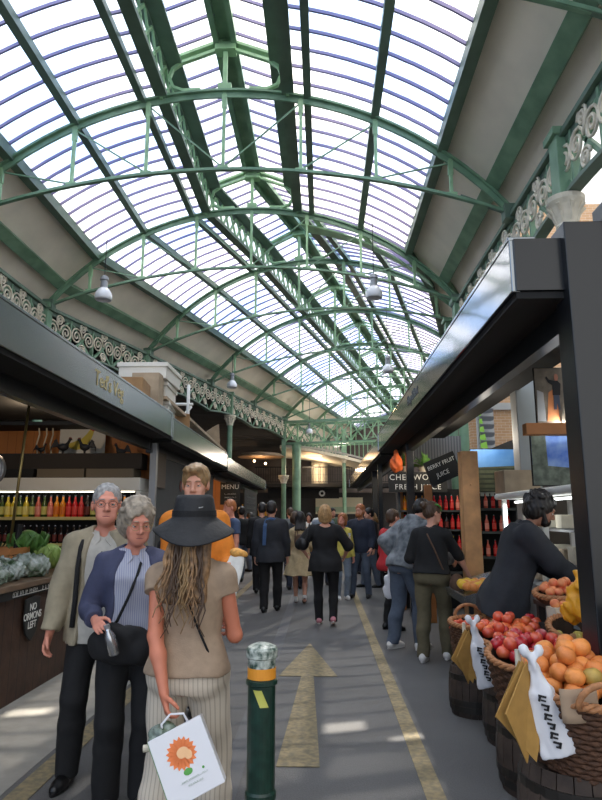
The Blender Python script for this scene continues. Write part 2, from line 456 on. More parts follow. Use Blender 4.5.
        for q in (-1, 1):
            br = MB(); br.tube([hp_(q*x, .0955-(x-.03)**2*6, .028+.004*math.sin((x-.012)/.036*PI)) for x in np.linspace(.012, .048, 6)], [.002, .0034, .0036, .003, .0024, .001], 6)
            br.build('eyebrow', MAT[hair['m']] if hair else MAT['hair_brown'], root, smooth=True)
    if glasses:
        g = MB()
        for q in (-1, 1):
            g.tube([hp_(q*.032+.023*math.cos(a), .112-abs(q*.032+.023*math.cos(a))*.10, .004+.017*math.sin(a)) for a in np.linspace(0, 2*PI, 20, endpoint=False)], .0014, 6, closed=True)
            g.tube([hp_(q*.056, .106, .010), hp_(q*.078, .05, .010), hp_(q*.084, -.01, .006)], .0014, 6)
        g.tube([hp_(-.009, .111, .008), hp_(0, .114, .011), hp_(.009, .111, .008)], .0014, 6)
        g.build('glasses', MAT[glasses], root, smooth=True)
    # ---- clothes
    def garment(nm, g, infl0=.014):
        F = Field(lo, hi, vox)
        inf = g.get('infl', infl0); hem = g.get('hem', .86); sl = g.get('sleeve', 1.)
        pr = [q for q in prof]
        flare = g.get('flare', 0.)
        if hem < .84:   # coat / dress skirt continuing below the hips
            base = [q for q in prof if q[0] >= .93]
            hb = base[0]
            pr = [(hem-.05, hb[1]+flare+.012, hb[2]+flare+.02, hb[3])]+[(z, hb[1]+flare*(.93-z)/(.93-hem), hb[2]+.012+flare*(.93-z)/(.93-hem), hb[3]) for z in (.8, .88)]+base
        elif g.get('loose'):
            pr = [(z, max(rx, .152*w), max(ry, .108), cy) if z < 1.3 else (z, rx, ry, cy) for z, rx, ry, cy in prof]
            pr[0] = (pr[0][0], pr[1][1], pr[1][2], pr[1][3])
        if not g.get('tuck'):
            pr = [(z, rx+(.016 if z < 1.0 else .008 if z < 1.08 else 0), ry+(.016 if z < 1.0 else .008 if z < 1.08 else 0), cy) for z, rx, ry, cy in pr]
            if hem < .95:
                for q_ in (-1, 1): F.ell(T @ V((q_*.073, -.060, .915)), (.088+inf, .070+inf, .085), None, .04)
        F.loft(pr, T, inf, .03, z0=hem, z1=1.455)
        if not g.get('tuck') and hem < .95: F.plane(T @ V((0, 0, hem)), T.to_3x3() @ V((0, 0, -1)))
        for sd, sg in (('R', 1), ('L', -1)):
            a, e, wr = J['sh'+sd], J['el'+sd], J['wr'+sd]
            F.cone(T @ V((sg*.05, -.012, 1.430)), a+V((0,0,-.004)), .038+inf, .045*w**.5+inf*.6, .04)
            aw = (.047 if not fem else .042)*(w*.5+.5)+inf*.9
            sx = g.get('bulk', 1.)
            aw *= sx
            if sl > 0:
                if sl <= .5:
                    F.cone(a, a.lerp(e, sl*2), aw*1.06, aw*1.08, .03, cap=True)
                else:
                    F.cone(a, e, aw*1.04, aw*.95, .03)
                    F.cone(e, e.lerp(wr, (sl-.5)*2), aw*.95, aw*.74, .02, cap=True)
        if g.get('hood'): F.ell(T @ V((0, -.085, 1.455)), (.12, .06, .07), None, .04)
        # neck opening
        F.cone(T @ V((0, .0, 1.43)), T @ V((0, .045, 1.56)), .058 if not fem else .056, .09, .012, 's')
        if g.get('neck', 0) > 0: # V opening
            F.cone(T @ V((0, .12, 1.46)), T @ V((0, .16, 1.46-g['neck'])), .05, .012, .01, 's')
        if g.get('scoop'): F.ell(T @ V((0, -.07*g.get('scoopdir', 1), 1.475)), (.10, .09, .045), None, .01, 's')
        if g.get('open'):
            o_ = g['open']
            F.cone(T @ V((g.get('openx', 0), .16, 1.44)), T @ V((g.get('openx', 0), .18, .98)), o_*.75, o_, .012, 's')
            F.cone(T @ V((g.get('openx', 0), .18, 1.0)), T @ V((g.get('openx', 0)*1.2, .20, .70)), o_, o_*1.15, .012, 's')
        F.folds(g.get('fold', .004), g.get('fs', 24.), g.get('seed', 0))
        if g.get('open') or g.get('collar'):
            pass
        return F.build(nm, MAT[g['m']], root, 1)
    def trim(g, tp):
        inf = g.get('infl', .014)
        if g.get('collar'):
            c = MB()
            for q in (-1, 1):
                A = [T @ V(v) for v in ((q*.014, .080+inf, 1.415), (q*.050, .088+inf, 1.375), (q*.082, .050+inf, 1.42), (q*.066, .02, 1.475), (q*.030, .058+inf*.6, 1.465))]
                c.add(A, [(0, 1, 2, 3, 4)])
            c.add([T @ V((q*.066, .02, 1.475)) for q in (-1, 1)]+[T @ V((q*.05, -.07, 1.50)) for q in (1, -1)]+[T @ V((q*(.070+inf), -.08-inf*.5, 1.44)) for q in (1, -1)]+[T @ V((q*(.08+inf), .03+inf, 1.425)) for q in (1, -1)], [(3, 2, 4, 5), (0, 3, 5, 7), (1, 6, 4, 2)])
            c.build('collar', MAT[g['collar']], tp, solid=.007, bevel=.002)
        if g.get('buttons'):
            for i in range(5):
                bt = MB(); bt.sphere(T @ V((0, .106+inf, 1.34-.09*i)), .0065, 8, (1, .6, 1)); bt.build('button', MAT[g['buttons']], tp, smooth=True)
    if under: trim({**under, 'infl': under.get('infl', .008)}, garment('shirt', {**under, 'infl': under.get('infl', .008)}))
    if top:
        tn = top.get('name', 'top')
        tp = garment(tn, top); trim(top, tp)
    if bottom:
        b = bottom
        if b['k'] == 'trousers':
            F = Field(lo, hi, vox); inf = b.get('infl', .014)
            F.loft(prof, Tp, inf*.8, .03, z0=.84, z1=b.get('waist', 1.03))
            for sd in 'RL':
                hi_, kn, an = J['hip'+sd], J['kn'+sd], J['ank'+sd]
                fl = b.get('flare', 0.)
                F.cone(hi_, kn, .078*w+inf+.004, .054+inf+fl*.5, .04); F.cone(kn, kn.lerp(an, .35)+V((0, -.014, 0)), .054+inf+fl*.5, .056+inf+fl*.6, .02); F.cone(kn.lerp(an, .35)+V((0, -.014, 0)), an+V((0, 0, b.get('cuff', -.035))), .056+inf+fl*.6, .045+inf+fl, .02, cap=True)
                if fem: F.ell(Tp @ V(((1 if sd == 'R' else -1)*.075, -.065, .90)), (.085, .075, .085), None, .04)
                else: F.ell(Tp @ V(((1 if sd == 'R' else -1)*.070, -.055, .91)), (.08, .065, .08), None, .04)
            F.folds(b.get('fold', .004), b.get('fs', 20.), b.get('seed', 3), .9)
            F.build('trousers', MAT[b['m']], root, 1)
        elif b['k'] == 'skirt':
            F = Field(lo, hi, vox); inf = b.get('infl', .012); hz = b.get('hem', .5); q = prof[2]; fl = b.get('flare', .08)
            F.loft([(hz-.02, q[1]+fl, q[2]+fl+.02, 0), (.93, q[1], q[2], q[3]), (1.04, prof[3][1], prof[3][2], prof[3][3])], Tp, inf, .02, z0=hz, z1=1.03)
            F.folds(.007, 30, 1, .05); F.build('skirt', MAT[b['m']], root, 1)
    if shoes:
        for sd in 'RL':
            an = J['ank'+sd]; yw = J['yaw'+sd]; fd = V((math.sin(-yw), math.cos(yw), 0)); tz = an.z-.085
            pitch = feet[sd][4] if len(feet[sd]) > 4 else 0.
            Mx = Matrix.Translation((an.x, an.y, tz)) @ Matrix.Rotation(yw, 4, 'Z')
            if pitch: Mx = Matrix.Translation((an.x, an.y, tz)) @ Matrix.Rotation(yw, 4, 'Z') @ Matrix.Translation((0, .1, 0)) @ Matrix.Rotation(-R(pitch), 4, 'X') @ Matrix.Translation((0, -.1, 0))
            c0 = Mx @ V((0, .05, 0)); S = Field([c0.x-.2, c0.y-.22, max(c0.z-.06, 0.001) if not pitch else c0.z-.12], [c0.x+.2, c0.y+.22, c0.z+.25], min(vox, .007))
            S.cone(Mx @ V((0, -.045, .045)), Mx @ V((0, .10, .038)), .036, .036, .02); S.cone(Mx @ V((0, .06, .032)), Mx @ V((0, .145, .026)), .04, .032, .02)
            S.cone(Mx @ V((0, -.03, .05)), Mx @ V((0, -.012, .11)), .038, .040, .03, cap=True)
            S.plane(Mx @ V((0, 0, .012)), (Mx.to_3x3() @ V((0, 0, -1))))
            sh = S.build('shoe', MAT[shoes['m']], root, 1)
            sole = MB(); out = []
            for k in range(16):
                a = 2*PI*k/16; yy = .05+.135*math.sin(a); xx = (.041 if yy > .03 else .036)*math.cos(a); out.append((xx, yy))
            vs = [Mx @ V((x, y, z)) for z in (.001, .022) for x, y in out]
            sole.add(vs, [tuple(range(16))[::-1], tuple(range(16, 32))]+[(i, (i+1) % 16, 16+(i+1) % 16, 16+i) for i in range(16)])
            so = sole.build('sole', MAT[shoes.get('sole', shoes['m'])], sh, bevel=.003)
            if shoes.get('laces'):
                lc = MB()
                for k in range(4): lc.tube([Mx @ V((-.022, .05+.02*k, .074-.008*k)), Mx @ V((0, .052+.02*k, .079-.008*k)), Mx @ V((.022, .05+.02*k, .074-.008*k))], .0035, 6)
                lc.build('laces', MAT[shoes['laces']], sh, smooth=True)
    # ---- hair
    if hair:
        k = hair['k']; hv = min(vox, .006)
        c = Hm @ V((0, 0, 0)); ext = .22; dn = hair.get('len', .0)
        F = Field([c.x-ext, c.y-ext, c.z-.2-dn], [c.x+ext, c.y+ext, c.z+.2], hv)
        t = hair.get('t', .012); F.rs = hs
        F.ell(hp_(0, -.020, .042), (.078+t*.6, .094+t, .084+t), H3, .01)
        if k in ('bob', 'long', 'curly', 'full'):
            F.ell(hp_(0, -.045, -.01), (.082+t*1.0, .070+t, .09+t*.6), H3, .03)
        if k == 'bob':
            F.cone(hp_(-.05, -.05, -.03), hp_(-.055, -.045, -.085), .045, .04, .03); F.cone(hp_(.05, -.05, -.03), hp_(.055, -.045, -.085), .045, .04, .03)
            F.cone(hp_(0, -.07, -.03), hp_(0, -.06, -.10), .05, .045, .03)
        if k == 'long':
            for q in (-.055, -.02, .02, .055):
                F.cone(hp_(q, -.06, -.02), T @ V((q*1.6, -.125-.01*abs(q), 1.52-dn)), .05, .026, .03)
        if k == 'short': F.ell(hp_(0, -.055, -.01), (.070+t*.6, .052+t, .062), H3, .02)
        if k == 'bun':
            F.ell(hp_(0, -.055, -.01), (.070, .056, .06), H3, .02); F.ell(hp_(0, -.135, .06), (.045, .04, .042), H3, .012)
        if k == 'quiff': F.ell(hp_(.01, .055, .098), (.06, .045, .03), H3, .02); F.ell(hp_(0, -.055, -.01), (.072, .052, .06), H3, .02)
        # clear the face
        hl = hair.get('line', .062)
        F.ell(hp_(0, .125, -.035), (.066+hair.get('side', 0), .085, .035+hl+.035), H3, .012, 's')
        F.ell(hp_(0, .055, -.115), (.10, .085, .075), H3, .012, 's')
        if k in ('short', 'quiff', 'bun'):
            for q in (-1, 1): F.ell(hp_(q*.095, .012, -.025), (.022, .045, .045), H3, .01, 's')
        if k == 'curly':
            rr = random.Random(3)
            for _ in range(70):
                a = rr.uniform(0, 2*PI); b2 = rr.uniform(-.35, 1.45)
                p = V((math.cos(a)*math.cos(b2)*.096, -.03+math.sin(a)*math.cos(b2)*.112, .04+math.sin(b2)*.10))
                if p.y > .045 and p.z < .07: continue
                F.ell(hp_(*p), (.020,)*3, None, .008)
        if k == 'wavy' or hair.get('wavy'):
            rr = random.Random(5)
            for _ in range(46):
                a = rr.uniform(0, 2*PI); b2 = rr.uniform(.0, 1.4)
                p = V((math.cos(a)*math.cos(b2)*.088, -.022+math.sin(a)*math.cos(b2)*.102, .04+math.sin(b2)*.094))
                if p.y > .06 and p.z < .06: continue
                q = p+V((rr.uniform(-.03, .03), -.02, rr.uniform(-.03, .0)))
                F.cone(hp_(*p), hp_(*q), .018, .012, .006)
        if 'cut' in hair: F.plane(Hm @ V((0, 0, hair['cut'])), Hm.to_3x3() @ V((0, 0, 1)))
        F.strands(hair.get('amp', .0035), hair.get('sc', 190.))
        hr = F.build('hair', MAT[hair['m']], root, 1)
        if hair.get('beard'):
            F = Field([c.x-.18, c.y-.18, c.z-.2], [c.x+.18, c.y+.18, c.z+.08], hv)
            bl = hair['beard']; F.rs = hs
            F.ell(hp_(0, .052, -.066), (.058, .054+bl*.4, .048+bl), H3, .01)
            for q in (-1, 1): F.cone(hp_(q*.066, .012, -.01), hp_(q*.045, .06, -.08), .016, .02, .01)
            F.ell(hp_(0, .11, .005), (.062, .07, .055), H3, .008, 's')
            F.ell(hp_(0, .105, -.060), (.018, .03, .006), H3, .006, 's')
            F.ell(hp_(0, -.06, -.03), (.2, .07, .2), H3, .01, 's')
            F.strands(.003, 210.); F.build('beard', MAT[hair['m']], root, 1)
    root.scale = (s, s, s)
    J['root'] = root; J['s'] = s
    # world helper
    Wm = Matrix.Translation(pos) @ Matrix.Rotation(R(rot), 4, 'Z') @ Matrix.Scale(s, 4)
    J['W'] = Wm
    return J
# ------------------------------------------------------------------ materials
mat('green', hexc(130, 164, 134), .45, noise=.22, nscale=3, c2=hexc(106, 140, 114))
mat('green_dark', hexc(98, 120, 104), .45, noise=.15, nscale=3)
mat('green_light', hexc(150, 188, 146), .45, noise=.15, nscale=4)
mat('bar', hexc(120, 112, 150), .5)
mat('beige', hexc(244, 232, 214), .8, noise=.07, nscale=1.2)
mat('cream', hexc(214, 205, 184), .6, noise=.1, nscale=8)
mat('scroll', hexc(226, 216, 196), .55, noise=.1, nscale=14)
mat('black_paint', hexc(30, 32, 34), .28, bump=.05, bscale=9)
mat('black_matte', hexc(22, 22, 23), .7)
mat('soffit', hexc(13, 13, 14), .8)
mat('fascia', hexc(140, 146, 150), .09, metal=.9, bump=.1, bscale=3.5)
mat('fascia_left', hexc(138, 146, 146), .22, metal=.85, bump=.1, bscale=3)
mat('gold_letters', hexc(205, 190, 140), .5)
mat('faint_letters', hexc(112, 116, 118), .5)
mat('white_paint', hexc(225, 225, 220), .5)
mat('white_plastic', hexc(222, 222, 226), .35)
mat('polystyrene', hexc(230, 226, 215), .8, bump=.2, bscale=90)
mat('cardboard', hexc(165, 128, 88), .85, noise=.12, nscale=6)
mat('cardboard_pale', hexc(178, 158, 132), .85, noise=.12, nscale=6)
mat('timber', hexc(214, 160, 108), .6, noise=.18, nscale=5)
mat('timber_warm', hexc(176, 116, 66), .6, noise=.15, nscale=3)
mat('dark_wood', hexc(66, 44, 32), .6, noise=.3, nscale=6, bump=.3, bscale=14, stripes=(1, 6.5, hexc(24, 16, 12), .05))
mat('worktop', hexc(118, 96, 76), .5, noise=.2, nscale=5)
mat('barrel_wood', hexc(62, 50, 42), .75, noise=.35, nscale=8, bump=.5, bscale=18)
mat('iron_hoop', hexc(60, 56, 52), .5, metal=.7)
mat('wicker', hexc(84, 54, 34), .7, noise=.3, nscale=30, bump=.8, bscale=60)
mat('wicker_light', hexc(170, 116, 74), .65, noise=.25, nscale=40)
mat('steel', hexc(190, 192, 195), .25, metal=.9)
mat('grey_metal', hexc(150, 152, 155), .4, metal=.4)
mat('grey_wall', hexc(70, 72, 72), .7, noise=.1, nscale=2)
mat('pale_wall', hexc(200, 200, 198), .8, noise=.06, nscale=1)
mat('brass', hexc(160, 140, 90), .35, metal=.7)
mat('orange_wall', hexc(196, 126, 68), .6, noise=.1, nscale=2, stripes=(0, 7, hexc(120, 70, 38), .03))
mat('paint_yellow', hexc(146, 130, 96), .8, noise=.2, nscale=22, c2=hexc(112, 104, 84))
mat('bulb', (1, .75, .45), emit=14, emitc=(1, .62, .28))
mat('tube', (1, 1, 1), emit=4, emitc=(.95, 1, 1))
mat('lamp_glass', hexc(235, 235, 238), .15, spec=.8)
mat('chalk', hexc(225, 225, 220), .9)
mat('chalkboard', hexc(32, 34, 34), .7)
mat('orange_band', hexc(226, 148, 42), .5); mat('yellow_label', hexc(190, 188, 90), .5)
mat('bollard_green', hexc(22, 50, 40), .3, noise=.25, nscale=25)
mat('bollard_worn', hexc(34, 66, 54), .45, c2=hexc(190, 196, 186), nscale=42)
mat('paper_bag', hexc(168, 128, 64), .8, noise=.08, nscale=20)
mat('tarp_yellow', hexc(240, 168, 38), .45, noise=.1, nscale=8)
mat('black_print', hexc(25, 25, 30), .6)
mat('orange_print', hexc(240, 132, 72), .6); mat('peach_print', hexc(240, 190, 140), .6); mat('green_print', hexc(84, 160, 70), .5)
mat('leaf', hexc(86, 128, 62), .55, noise=.25, nscale=14); mat('leaf_pale', hexc(150, 178, 98), .5, noise=.2, nscale=14); mat('leaf_dark', hexc(44, 72, 46), .55, noise=.3, nscale=14)
mat('film', hexc(170, 180, 176), .1, noise=.5, nscale=9, c2=hexc(70, 92, 66), bump=1., bscale=30, spec=1.)
mat('glass_green', hexc(60, 74, 40), .1); mat('glass_dark', hexc(30, 24, 22), .1)
# asphalt
m = mat('asphalt', hexc(122, 122, 126), .78, noise=.0, bump=.35, bscale=90)
nt = m.node_tree; N = nt.nodes; L = nt.links; b = N['Principled BSDF']
tc = N.new('ShaderNodeTexCoord'); n1 = N.new('ShaderNodeTexNoise'); n1.inputs['Scale'].default_value = .9; n1.inputs['Detail'].default_value = 6
n2 = N.new('ShaderNodeTexNoise'); n2.inputs['Scale'].default_value = 120; n2.inputs['Detail'].default_value = 2
L.new(tc.outputs['Object'], n1.inputs[0]); L.new(tc.outputs['Object'], n2.inputs[0])
mx = N.new('ShaderNodeMix'); mx.data_type = 'FLOAT'; mx.inputs[0].default_value = .45; L.new(n1.outputs[0], mx.inputs[2]); L.new(n2.outputs[0], mx.inputs[3])
rp = N.new('ShaderNodeValToRGB'); rp.color_ramp.elements[0].position = .3; rp.color_ramp.elements[0].color = (*hexc(76, 75, 74), 1); rp.color_ramp.elements[1].position = .7; rp.color_ramp.elements[1].color = (*hexc(106, 105, 104), 1)
L.new(mx.outputs[0], rp.inputs[0]); L.new(rp.outputs[0], b.inputs['Base Color'])
# brick
m = mat('brick', hexc(205, 160, 118), .85)
nt = m.node_tree; N = nt.nodes; L = nt.links; b = N['Principled BSDF']
tc = N.new('ShaderNodeTexCoord'); br = N.new('ShaderNodeTexBrick'); mp = N.new('ShaderNodeMapping'); mp.inputs['Rotation'].default_value = (PI/2, 0, 0)
br.inputs['Scale'].default_value = 1.0; br.inputs['Brick Width'].default_value = .26; br.inputs['Row Height'].default_value = .09; br.inputs['Mortar Size'].default_value = .006
br.inputs['Color1'].default_value = (*hexc(214, 172, 130), 1); br.inputs['Color2'].default_value = (*hexc(204, 160, 120), 1); br.inputs['Mortar'].default_value = (*hexc(225, 205, 180), 1)
L.new(tc.outputs['Object'], mp.inputs[0]); L.new(mp.outputs[0], br.inputs[0]); L.new(br.outputs[0], b.inputs['Base Color'])
# roof glass: cloudy wired glass, with clear areas added so sun patches reach the ground
SUN = V((.10, .55, .83)).normalized()
def glass_mat(clear):
    m = bpy.data.materials.new('roof_glass'); m.use_nodes = True; nt = m.node_tree; N = nt.nodes; L = nt.links
    N.remove(N['Principled BSDF']); out = N['Material Output']
    tr = N.new('ShaderNodeBsdfTransparent'); tr.inputs[0].default_value = (.97, .98, 1, 1)
    tl = N.new('ShaderNodeBsdfTranslucent'); tl.inputs[0].default_value = (.92, .95, 1, 1)
    tcg = N.new('ShaderNodeTexCoord'); ng = N.new('ShaderNodeTexNoise'); ng.inputs['Scale'].default_value = .35; ng.inputs['Detail'].default_value = 3; L.new(tcg.outputs['Object'], ng.inputs[0])
    rg = N.new('ShaderNodeValToRGB'); rg.color_ramp.elements[0].position = .38; rg.color_ramp.elements[0].color = (.42, .58, .88, 1); rg.color_ramp.elements[1].position = .58; rg.color_ramp.elements[1].color = (.97, .97, .99, 1)  # blue of the sky put into the glass tint as soft patches
    L.new(ng.outputs[0], rg.inputs[0]); L.new(rg.outputs[0], tl.inputs[0])
    tr2 = N.new('ShaderNodeBsdfTransparent')
    gl = N.new('ShaderNodeBsdfGlossy'); gl.inputs['Roughness'].default_value = .15; gl.inputs[0].default_value = (.5, .5, .5, 1)
    m1 = N.new('ShaderNodeMixShader'); m1.inputs[0].default_value = GLASS_TRANSLUCENT; L.new(tr.outputs[0], m1.inputs[1]); L.new(tl.outputs[0], m1.inputs[2])
    mg = N.new('ShaderNodeMixShader'); mg.inputs[0].default_value = .03; L.new(m1.outputs[0], mg.inputs[1]); L.new(gl.outputs[0], mg.inputs[2])
    geo = N.new('ShaderNodeNewGeometry'); sp = N.new('ShaderNodeSeparateXYZ'); L.new(geo.outputs['Position'], sp.inputs[0])
    tot = None
    def M_(op, a, b_):
        n = N.new('ShaderNodeMath'); n.operation = op
        for i, q in enumerate((a, b_)):
            if isinstance(q, (int, float)): n.inputs[i].default_value = q
            else: L.new(q, n.inputs[i])
        return n.outputs[0]
    for x0, x1, y0, y1 in clear:
        a = M_('MULTIPLY', M_('MULTIPLY', M_('GREATER_THAN', sp.outputs[0], x0), M_('LESS_THAN', sp.outputs[0], x1)), M_('MULTIPLY', M_('GREATER_THAN', sp.outputs[1], y0), M_('LESS_THAN', sp.outputs[1], y1)))
        tot = a if tot is None else M_('MAXIMUM', tot, a)
    fin = N.new('ShaderNodeMixShader'); L.new(tot, fin.inputs[0]); L.new(mg.outputs[0], fin.inputs[1]); L.new(tr2.outputs[0], fin.inputs[2])
    L.new(fin.outputs[0], out.inputs['Surface'])
    MAT['roof_glass'] = m
GLASS_TRANSLUCENT = .88

# ------------------------------------------------------------------ the market hall roof
U, RO = 4.53, 5.8
def zc_(u, off=0.): r = RO+off; return 8.4-RO+math.sqrt(max(r*r-u*u, 0))
def zl_(u): return 7.0-12.6+math.sqrt(12.6**2-u*u)
A2 = R(-14.4)
ST = [(V((-1.57, y, 0)), 0.) for y in (-2.9, 1.1, 5.25, 9.04, 13.0)]
c0 = V((-.61, 15.96, 0)); d2 = V((-math.sin(A2), math.cos(A2), 0))
ST += [(c0+d2*4.27*k, A2) for k in range(11)]
def SP(i, u, z, t=0.):
    def one(st): o, a = st; return V((o.x+u*math.cos(a), o.y+u*math.sin(a), z))
    p = one(ST[i])
    return p if t == 0 else p.lerp(one(ST[i+1]), t)
def sunhit(x, y):
    # where the sun ray that lands on (x, y, 0) comes through the roof
    for k in range(200, 1000):
        s = k*.012; p = V((x, y, 0))+SUN*s; u = p.x+1.57
        if abs(u) > 1.1 and p.z >= zc_(u, .12): return p
        if abs(u) <= 1.1 and p.z >= 9.40-.40*abs(u): return p
    return p
clear = []
for x0, x1, y0, y1 in ((-.04, .30, 4.78, 5.10), (.46, .78, 4.66, 4.86), (-2.62, -2.18, 5.02, 5.34), (-2.05, -1.92, 5.12, 5.28)):
    a = sunhit(x0, y0); b_ = sunhit(x1, y1); clear.append((min(a.x, b_.x), max(a.x, b_.x), min(a.y, b_.y), max(a.y, b_.y)))
glass_mat(clear)
ordn = ['nearest the camera', 'second nearest', 'third', 'fourth', 'fifth', 'sixth', 'seventh', 'eighth', 'ninth', 'tenth', 'eleventh', 'twelfth', 'thirteenth', 'fourteenth']
# trusses
for i in range(2, len(ST)):
    k = i-2
    lab = ('green arched iron roof truss directly overhead at the top edge of the photo' if k == 0 else 'first complete green arched roof truss, carrying a looped lantern frame' if k == 1 else
           'green arched roof truss standing on the scroll girder where the hall bends' if k == 2 else 'green arched roof truss, %s behind the bend of the hall' % ['first', 'second', 'third', 'fourth', 'fifth', 'sixth', 'seventh', 'eighth', 'ninth', 'tenth', 'last', 'last'][k-3])
    o, ang = ST[i]
    t = thing('roof_truss', lab, 'roof truss', (o.x, o.y, 0), ang, 'arched roof trusses')
    near = k < 5
    us = np.linspace(-U, U, 41 if near else 25)
    b = MB(); b.sweep([(u, 0, zc_(u)) for u in us], .14, .035, (0, 1, 0)); b.sweep([(u, 0, zc_(u)-.06) for u in us], .035, .11, (0, 1, 0))
    b.build('upper_chord', MAT['green'], t)
    b = MB(); b.sweep([(u, 0, zl_(u)-.0) for u in us], .07, .045, (0, 1, 0)); b.build('lower_chord', MAT['green'], t)
    vu = [-3.62, -2.45, -1.25, 0, 1.25, 2.45, 3.62]
    for u in vu:
        b = MB(); b.beam((u, 0, zl_(u)), (u, 0, zc_(u)-.03), .05, .05)
        b.cur = 0
        for q in (zl_(u)+.03,): b.box((u, 0, q), (.17, .06, .05))
        b.beam((u, 0, zc_(u)-.3), (u, 0, zc_(u)-.06), .08, .06)
        b.build('strut', MAT['green_light'], t)
    b = MB()
    for sg in (-1, 1):
        for a_, c_ in ((3.62, 2.45), (2.45, 1.25), (1.25, 0.)): b.beam((sg*a_, 0, zc_(a_)-.1), (sg*c_, 0, zl_(c_)+.03), .022, .022)
        b.beam((sg*U, 0, zl_(U)), (sg*3.62, 0, zl_(3.62)), .04, .04)
    b.build('tie_rods', MAT['green'], t)
    # raised lantern frame with rounded loops
    b = MB()
    for sg in (-1, 1):
        b.sweep([(sg*1.04, 0, 8.26), (sg*1.04, 0, 8.85), (sg*1.0, 0, 8.97), (0, 0, 9.36)], .12, .05, (0, 1, 0))
        loop = [(sg*(.14+.0), 9.18), (sg*.72, 8.96), (sg*.88, 8.84), (sg*.93, 8.68), (sg*.86, 8.50), (sg*.70, 8.43), (sg*.4, 8.44)]
        b.sweep([(x, 0, z) for x, z in loop], .07, .05, (0, 1, 0))
    b.beam((0, 0, 8.38), (0, 0, 9.34), .07, .07); b.box((0, 0, 9.2), (.34, .2, .14)); b.box((0, 0, 8.48), (.22, .1, .1))
    b.build('lantern_frame', MAT['green_light'], t)
    # feet brackets
    for sg in (-1, 1):
        b = MB(); b.box((sg*(U-.02), 0, 6.16), (.22, .2, .24)); b.beam((sg*(U-.15), 0, 6.2), (sg*3.75, 0, 6.46), .05, .05)
        b.build('foot_bracket', MAT['green_dark'], t)
# longitudinal members, glazing and ceiling, bay by bay
for i in range(len(ST)-1):
    n = 10 if i < 8 else 8
    where = 'above the near end of the street' if i < 4 else 'beyond the bend of the hall'
    g = MB(); gb = MB(); ce = MB()
    for sg in (-1, 1):
        us = [sg*u for u in np.linspace(1.08, 3.5, 9)]
        g.grid([[SP(i, u, zc_(u, .14), t) for u in us] for t in (0, .5, 1)])
        g.grid([[SP(i, u, 9.44-.41*abs(u), t) for u in (sg*1.12, 0)] for t in (0, 1)])
        for j in range(n):
            t = (j+.5)/n
            P = [SP(i, u, zc_(u, .11), t) for u in us]; dd = (SP(i, 0, 0, 1)-SP(i, 0, 0)).normalized()
            gb.sweep(P, .028, .05, dd)
            gb.beam(SP(i, sg*1.1, 8.97, t), SP(i, 0, 9.41, t), .03, .05)
        uc = [sg*u for u in np.linspace(3.5, 4.80, 7)]
        def zb(u): return zc_(u, .16) if abs(u) < 4.4 else zc_(4.4, .16)-(abs(u)-4.4)*1.05
        A_ = [[SP(i, u, zb(u), t) for u in uc] for t in (0, 1)]; B_ = [[p+V((0, 0, .08)) for p in r] for r in A_]
        ce.grid(A_); ce.grid(B_)
    go = struct('ceiling', g, MAT['roof_glass']); gb.build('glazing_bars', MAT['bar'], go)
    struct('ceiling', ce, MAT['beige'])
def longit(name, label, u, z, w, h, m, i0=0, i1=None, group='long beams of the roof', tilt=0.):
    t = MB(); i1 = len(ST)-1 if i1 is None else i1
    o = None
    t.sweep([SP(i, u, z) for i in range(i0, i1+1)], h, w, (tilt, 0, 1))
    o = t.build(name, m); tag(o, label, 'beam', group); return o
sd = {-1: 'left', 1: 'right'}
for sg in (-1, 1):
    longit('roof_purlin', 'green purlin crossing the middle of the %s glazed slope' % sd[sg], sg*2.45, zc_(2.45)+.05, .13, .14, MAT['green_dark'])
    longit('roof_purlin', 'dark green purlin where glass meets beige boards on the %s slope' % sd[sg], sg*3.5, zc_(3.5)+.09, .16, .2, MAT['green_dark'])
    longit('roof_purlin', 'wide green beam between the beige boards of the %s slope' % sd[sg], sg*4.27, zc_(4.27)+.12, .24, .14, MAT['green'], tilt=sg*.75)
    longit('roof_purlin', 'narrow green beam just outside the lantern on the %s' % sd[sg], sg*1.36, zc_(1.36)+.04, .12, .12, MAT['green_dark'])
    # lattice side of the lantern
    t = thing('lantern_side_girder', 'lattice girder with dark louvre strip along the %s side of the roof lantern' % sd[sg], 'girder', group='lantern side girders')
    fr = MB(); la = MB(); lo_ = MB()
    for i in range(len(ST)-1):
        fr.sweep([SP(i, sg*1.04, 8.34, q) for q in (0, .5, 1)] , .08, .20, (0, 0, 1)); fr.sweep([SP(i, sg*1.04, 8.93, q) for q in (0, .5, 1)], .10, .12, (0, 0, 1))
        lo_.sweep([SP(i, sg*.86, 8.95, q) for q in (0, .5, 1)], .05, .26, (0, 0, 1))
        nn = 9 if i < 9 else 6
        for j in range(nn):
            a, c = SP(i, sg*1.0, 8.37, j/nn), SP(i, sg*1.0, 8.92, (j+1)/nn)
            a2, c2 = SP(i, sg*1.0, 8.92, j/nn), SP(i, sg*1.0, 8.37, (j+1)/nn)
            la.beam(a, c, .035, .05); la.beam(a2, c2, .035, .05)
    fr.build('flanges', MAT['green_dark'], t); la.build('lattice', MAT['green_light'], t); lo_.build('louvre_strip', MAT['green_dark'], t)
t = MB()
for q in (-.15, .15): t.sweep([SP(i, q, 9.29) for i in range(len(ST))], .12, .09, (0, 0, 1))
t.sweep([SP(i, 0, 9.36) for i in range(len(ST))], .03, .3, (0, 0, 1))
tag(t.build('ridge_beam', MAT['green']), 'twin green ridge beam along the top of the lantern', 'beam')
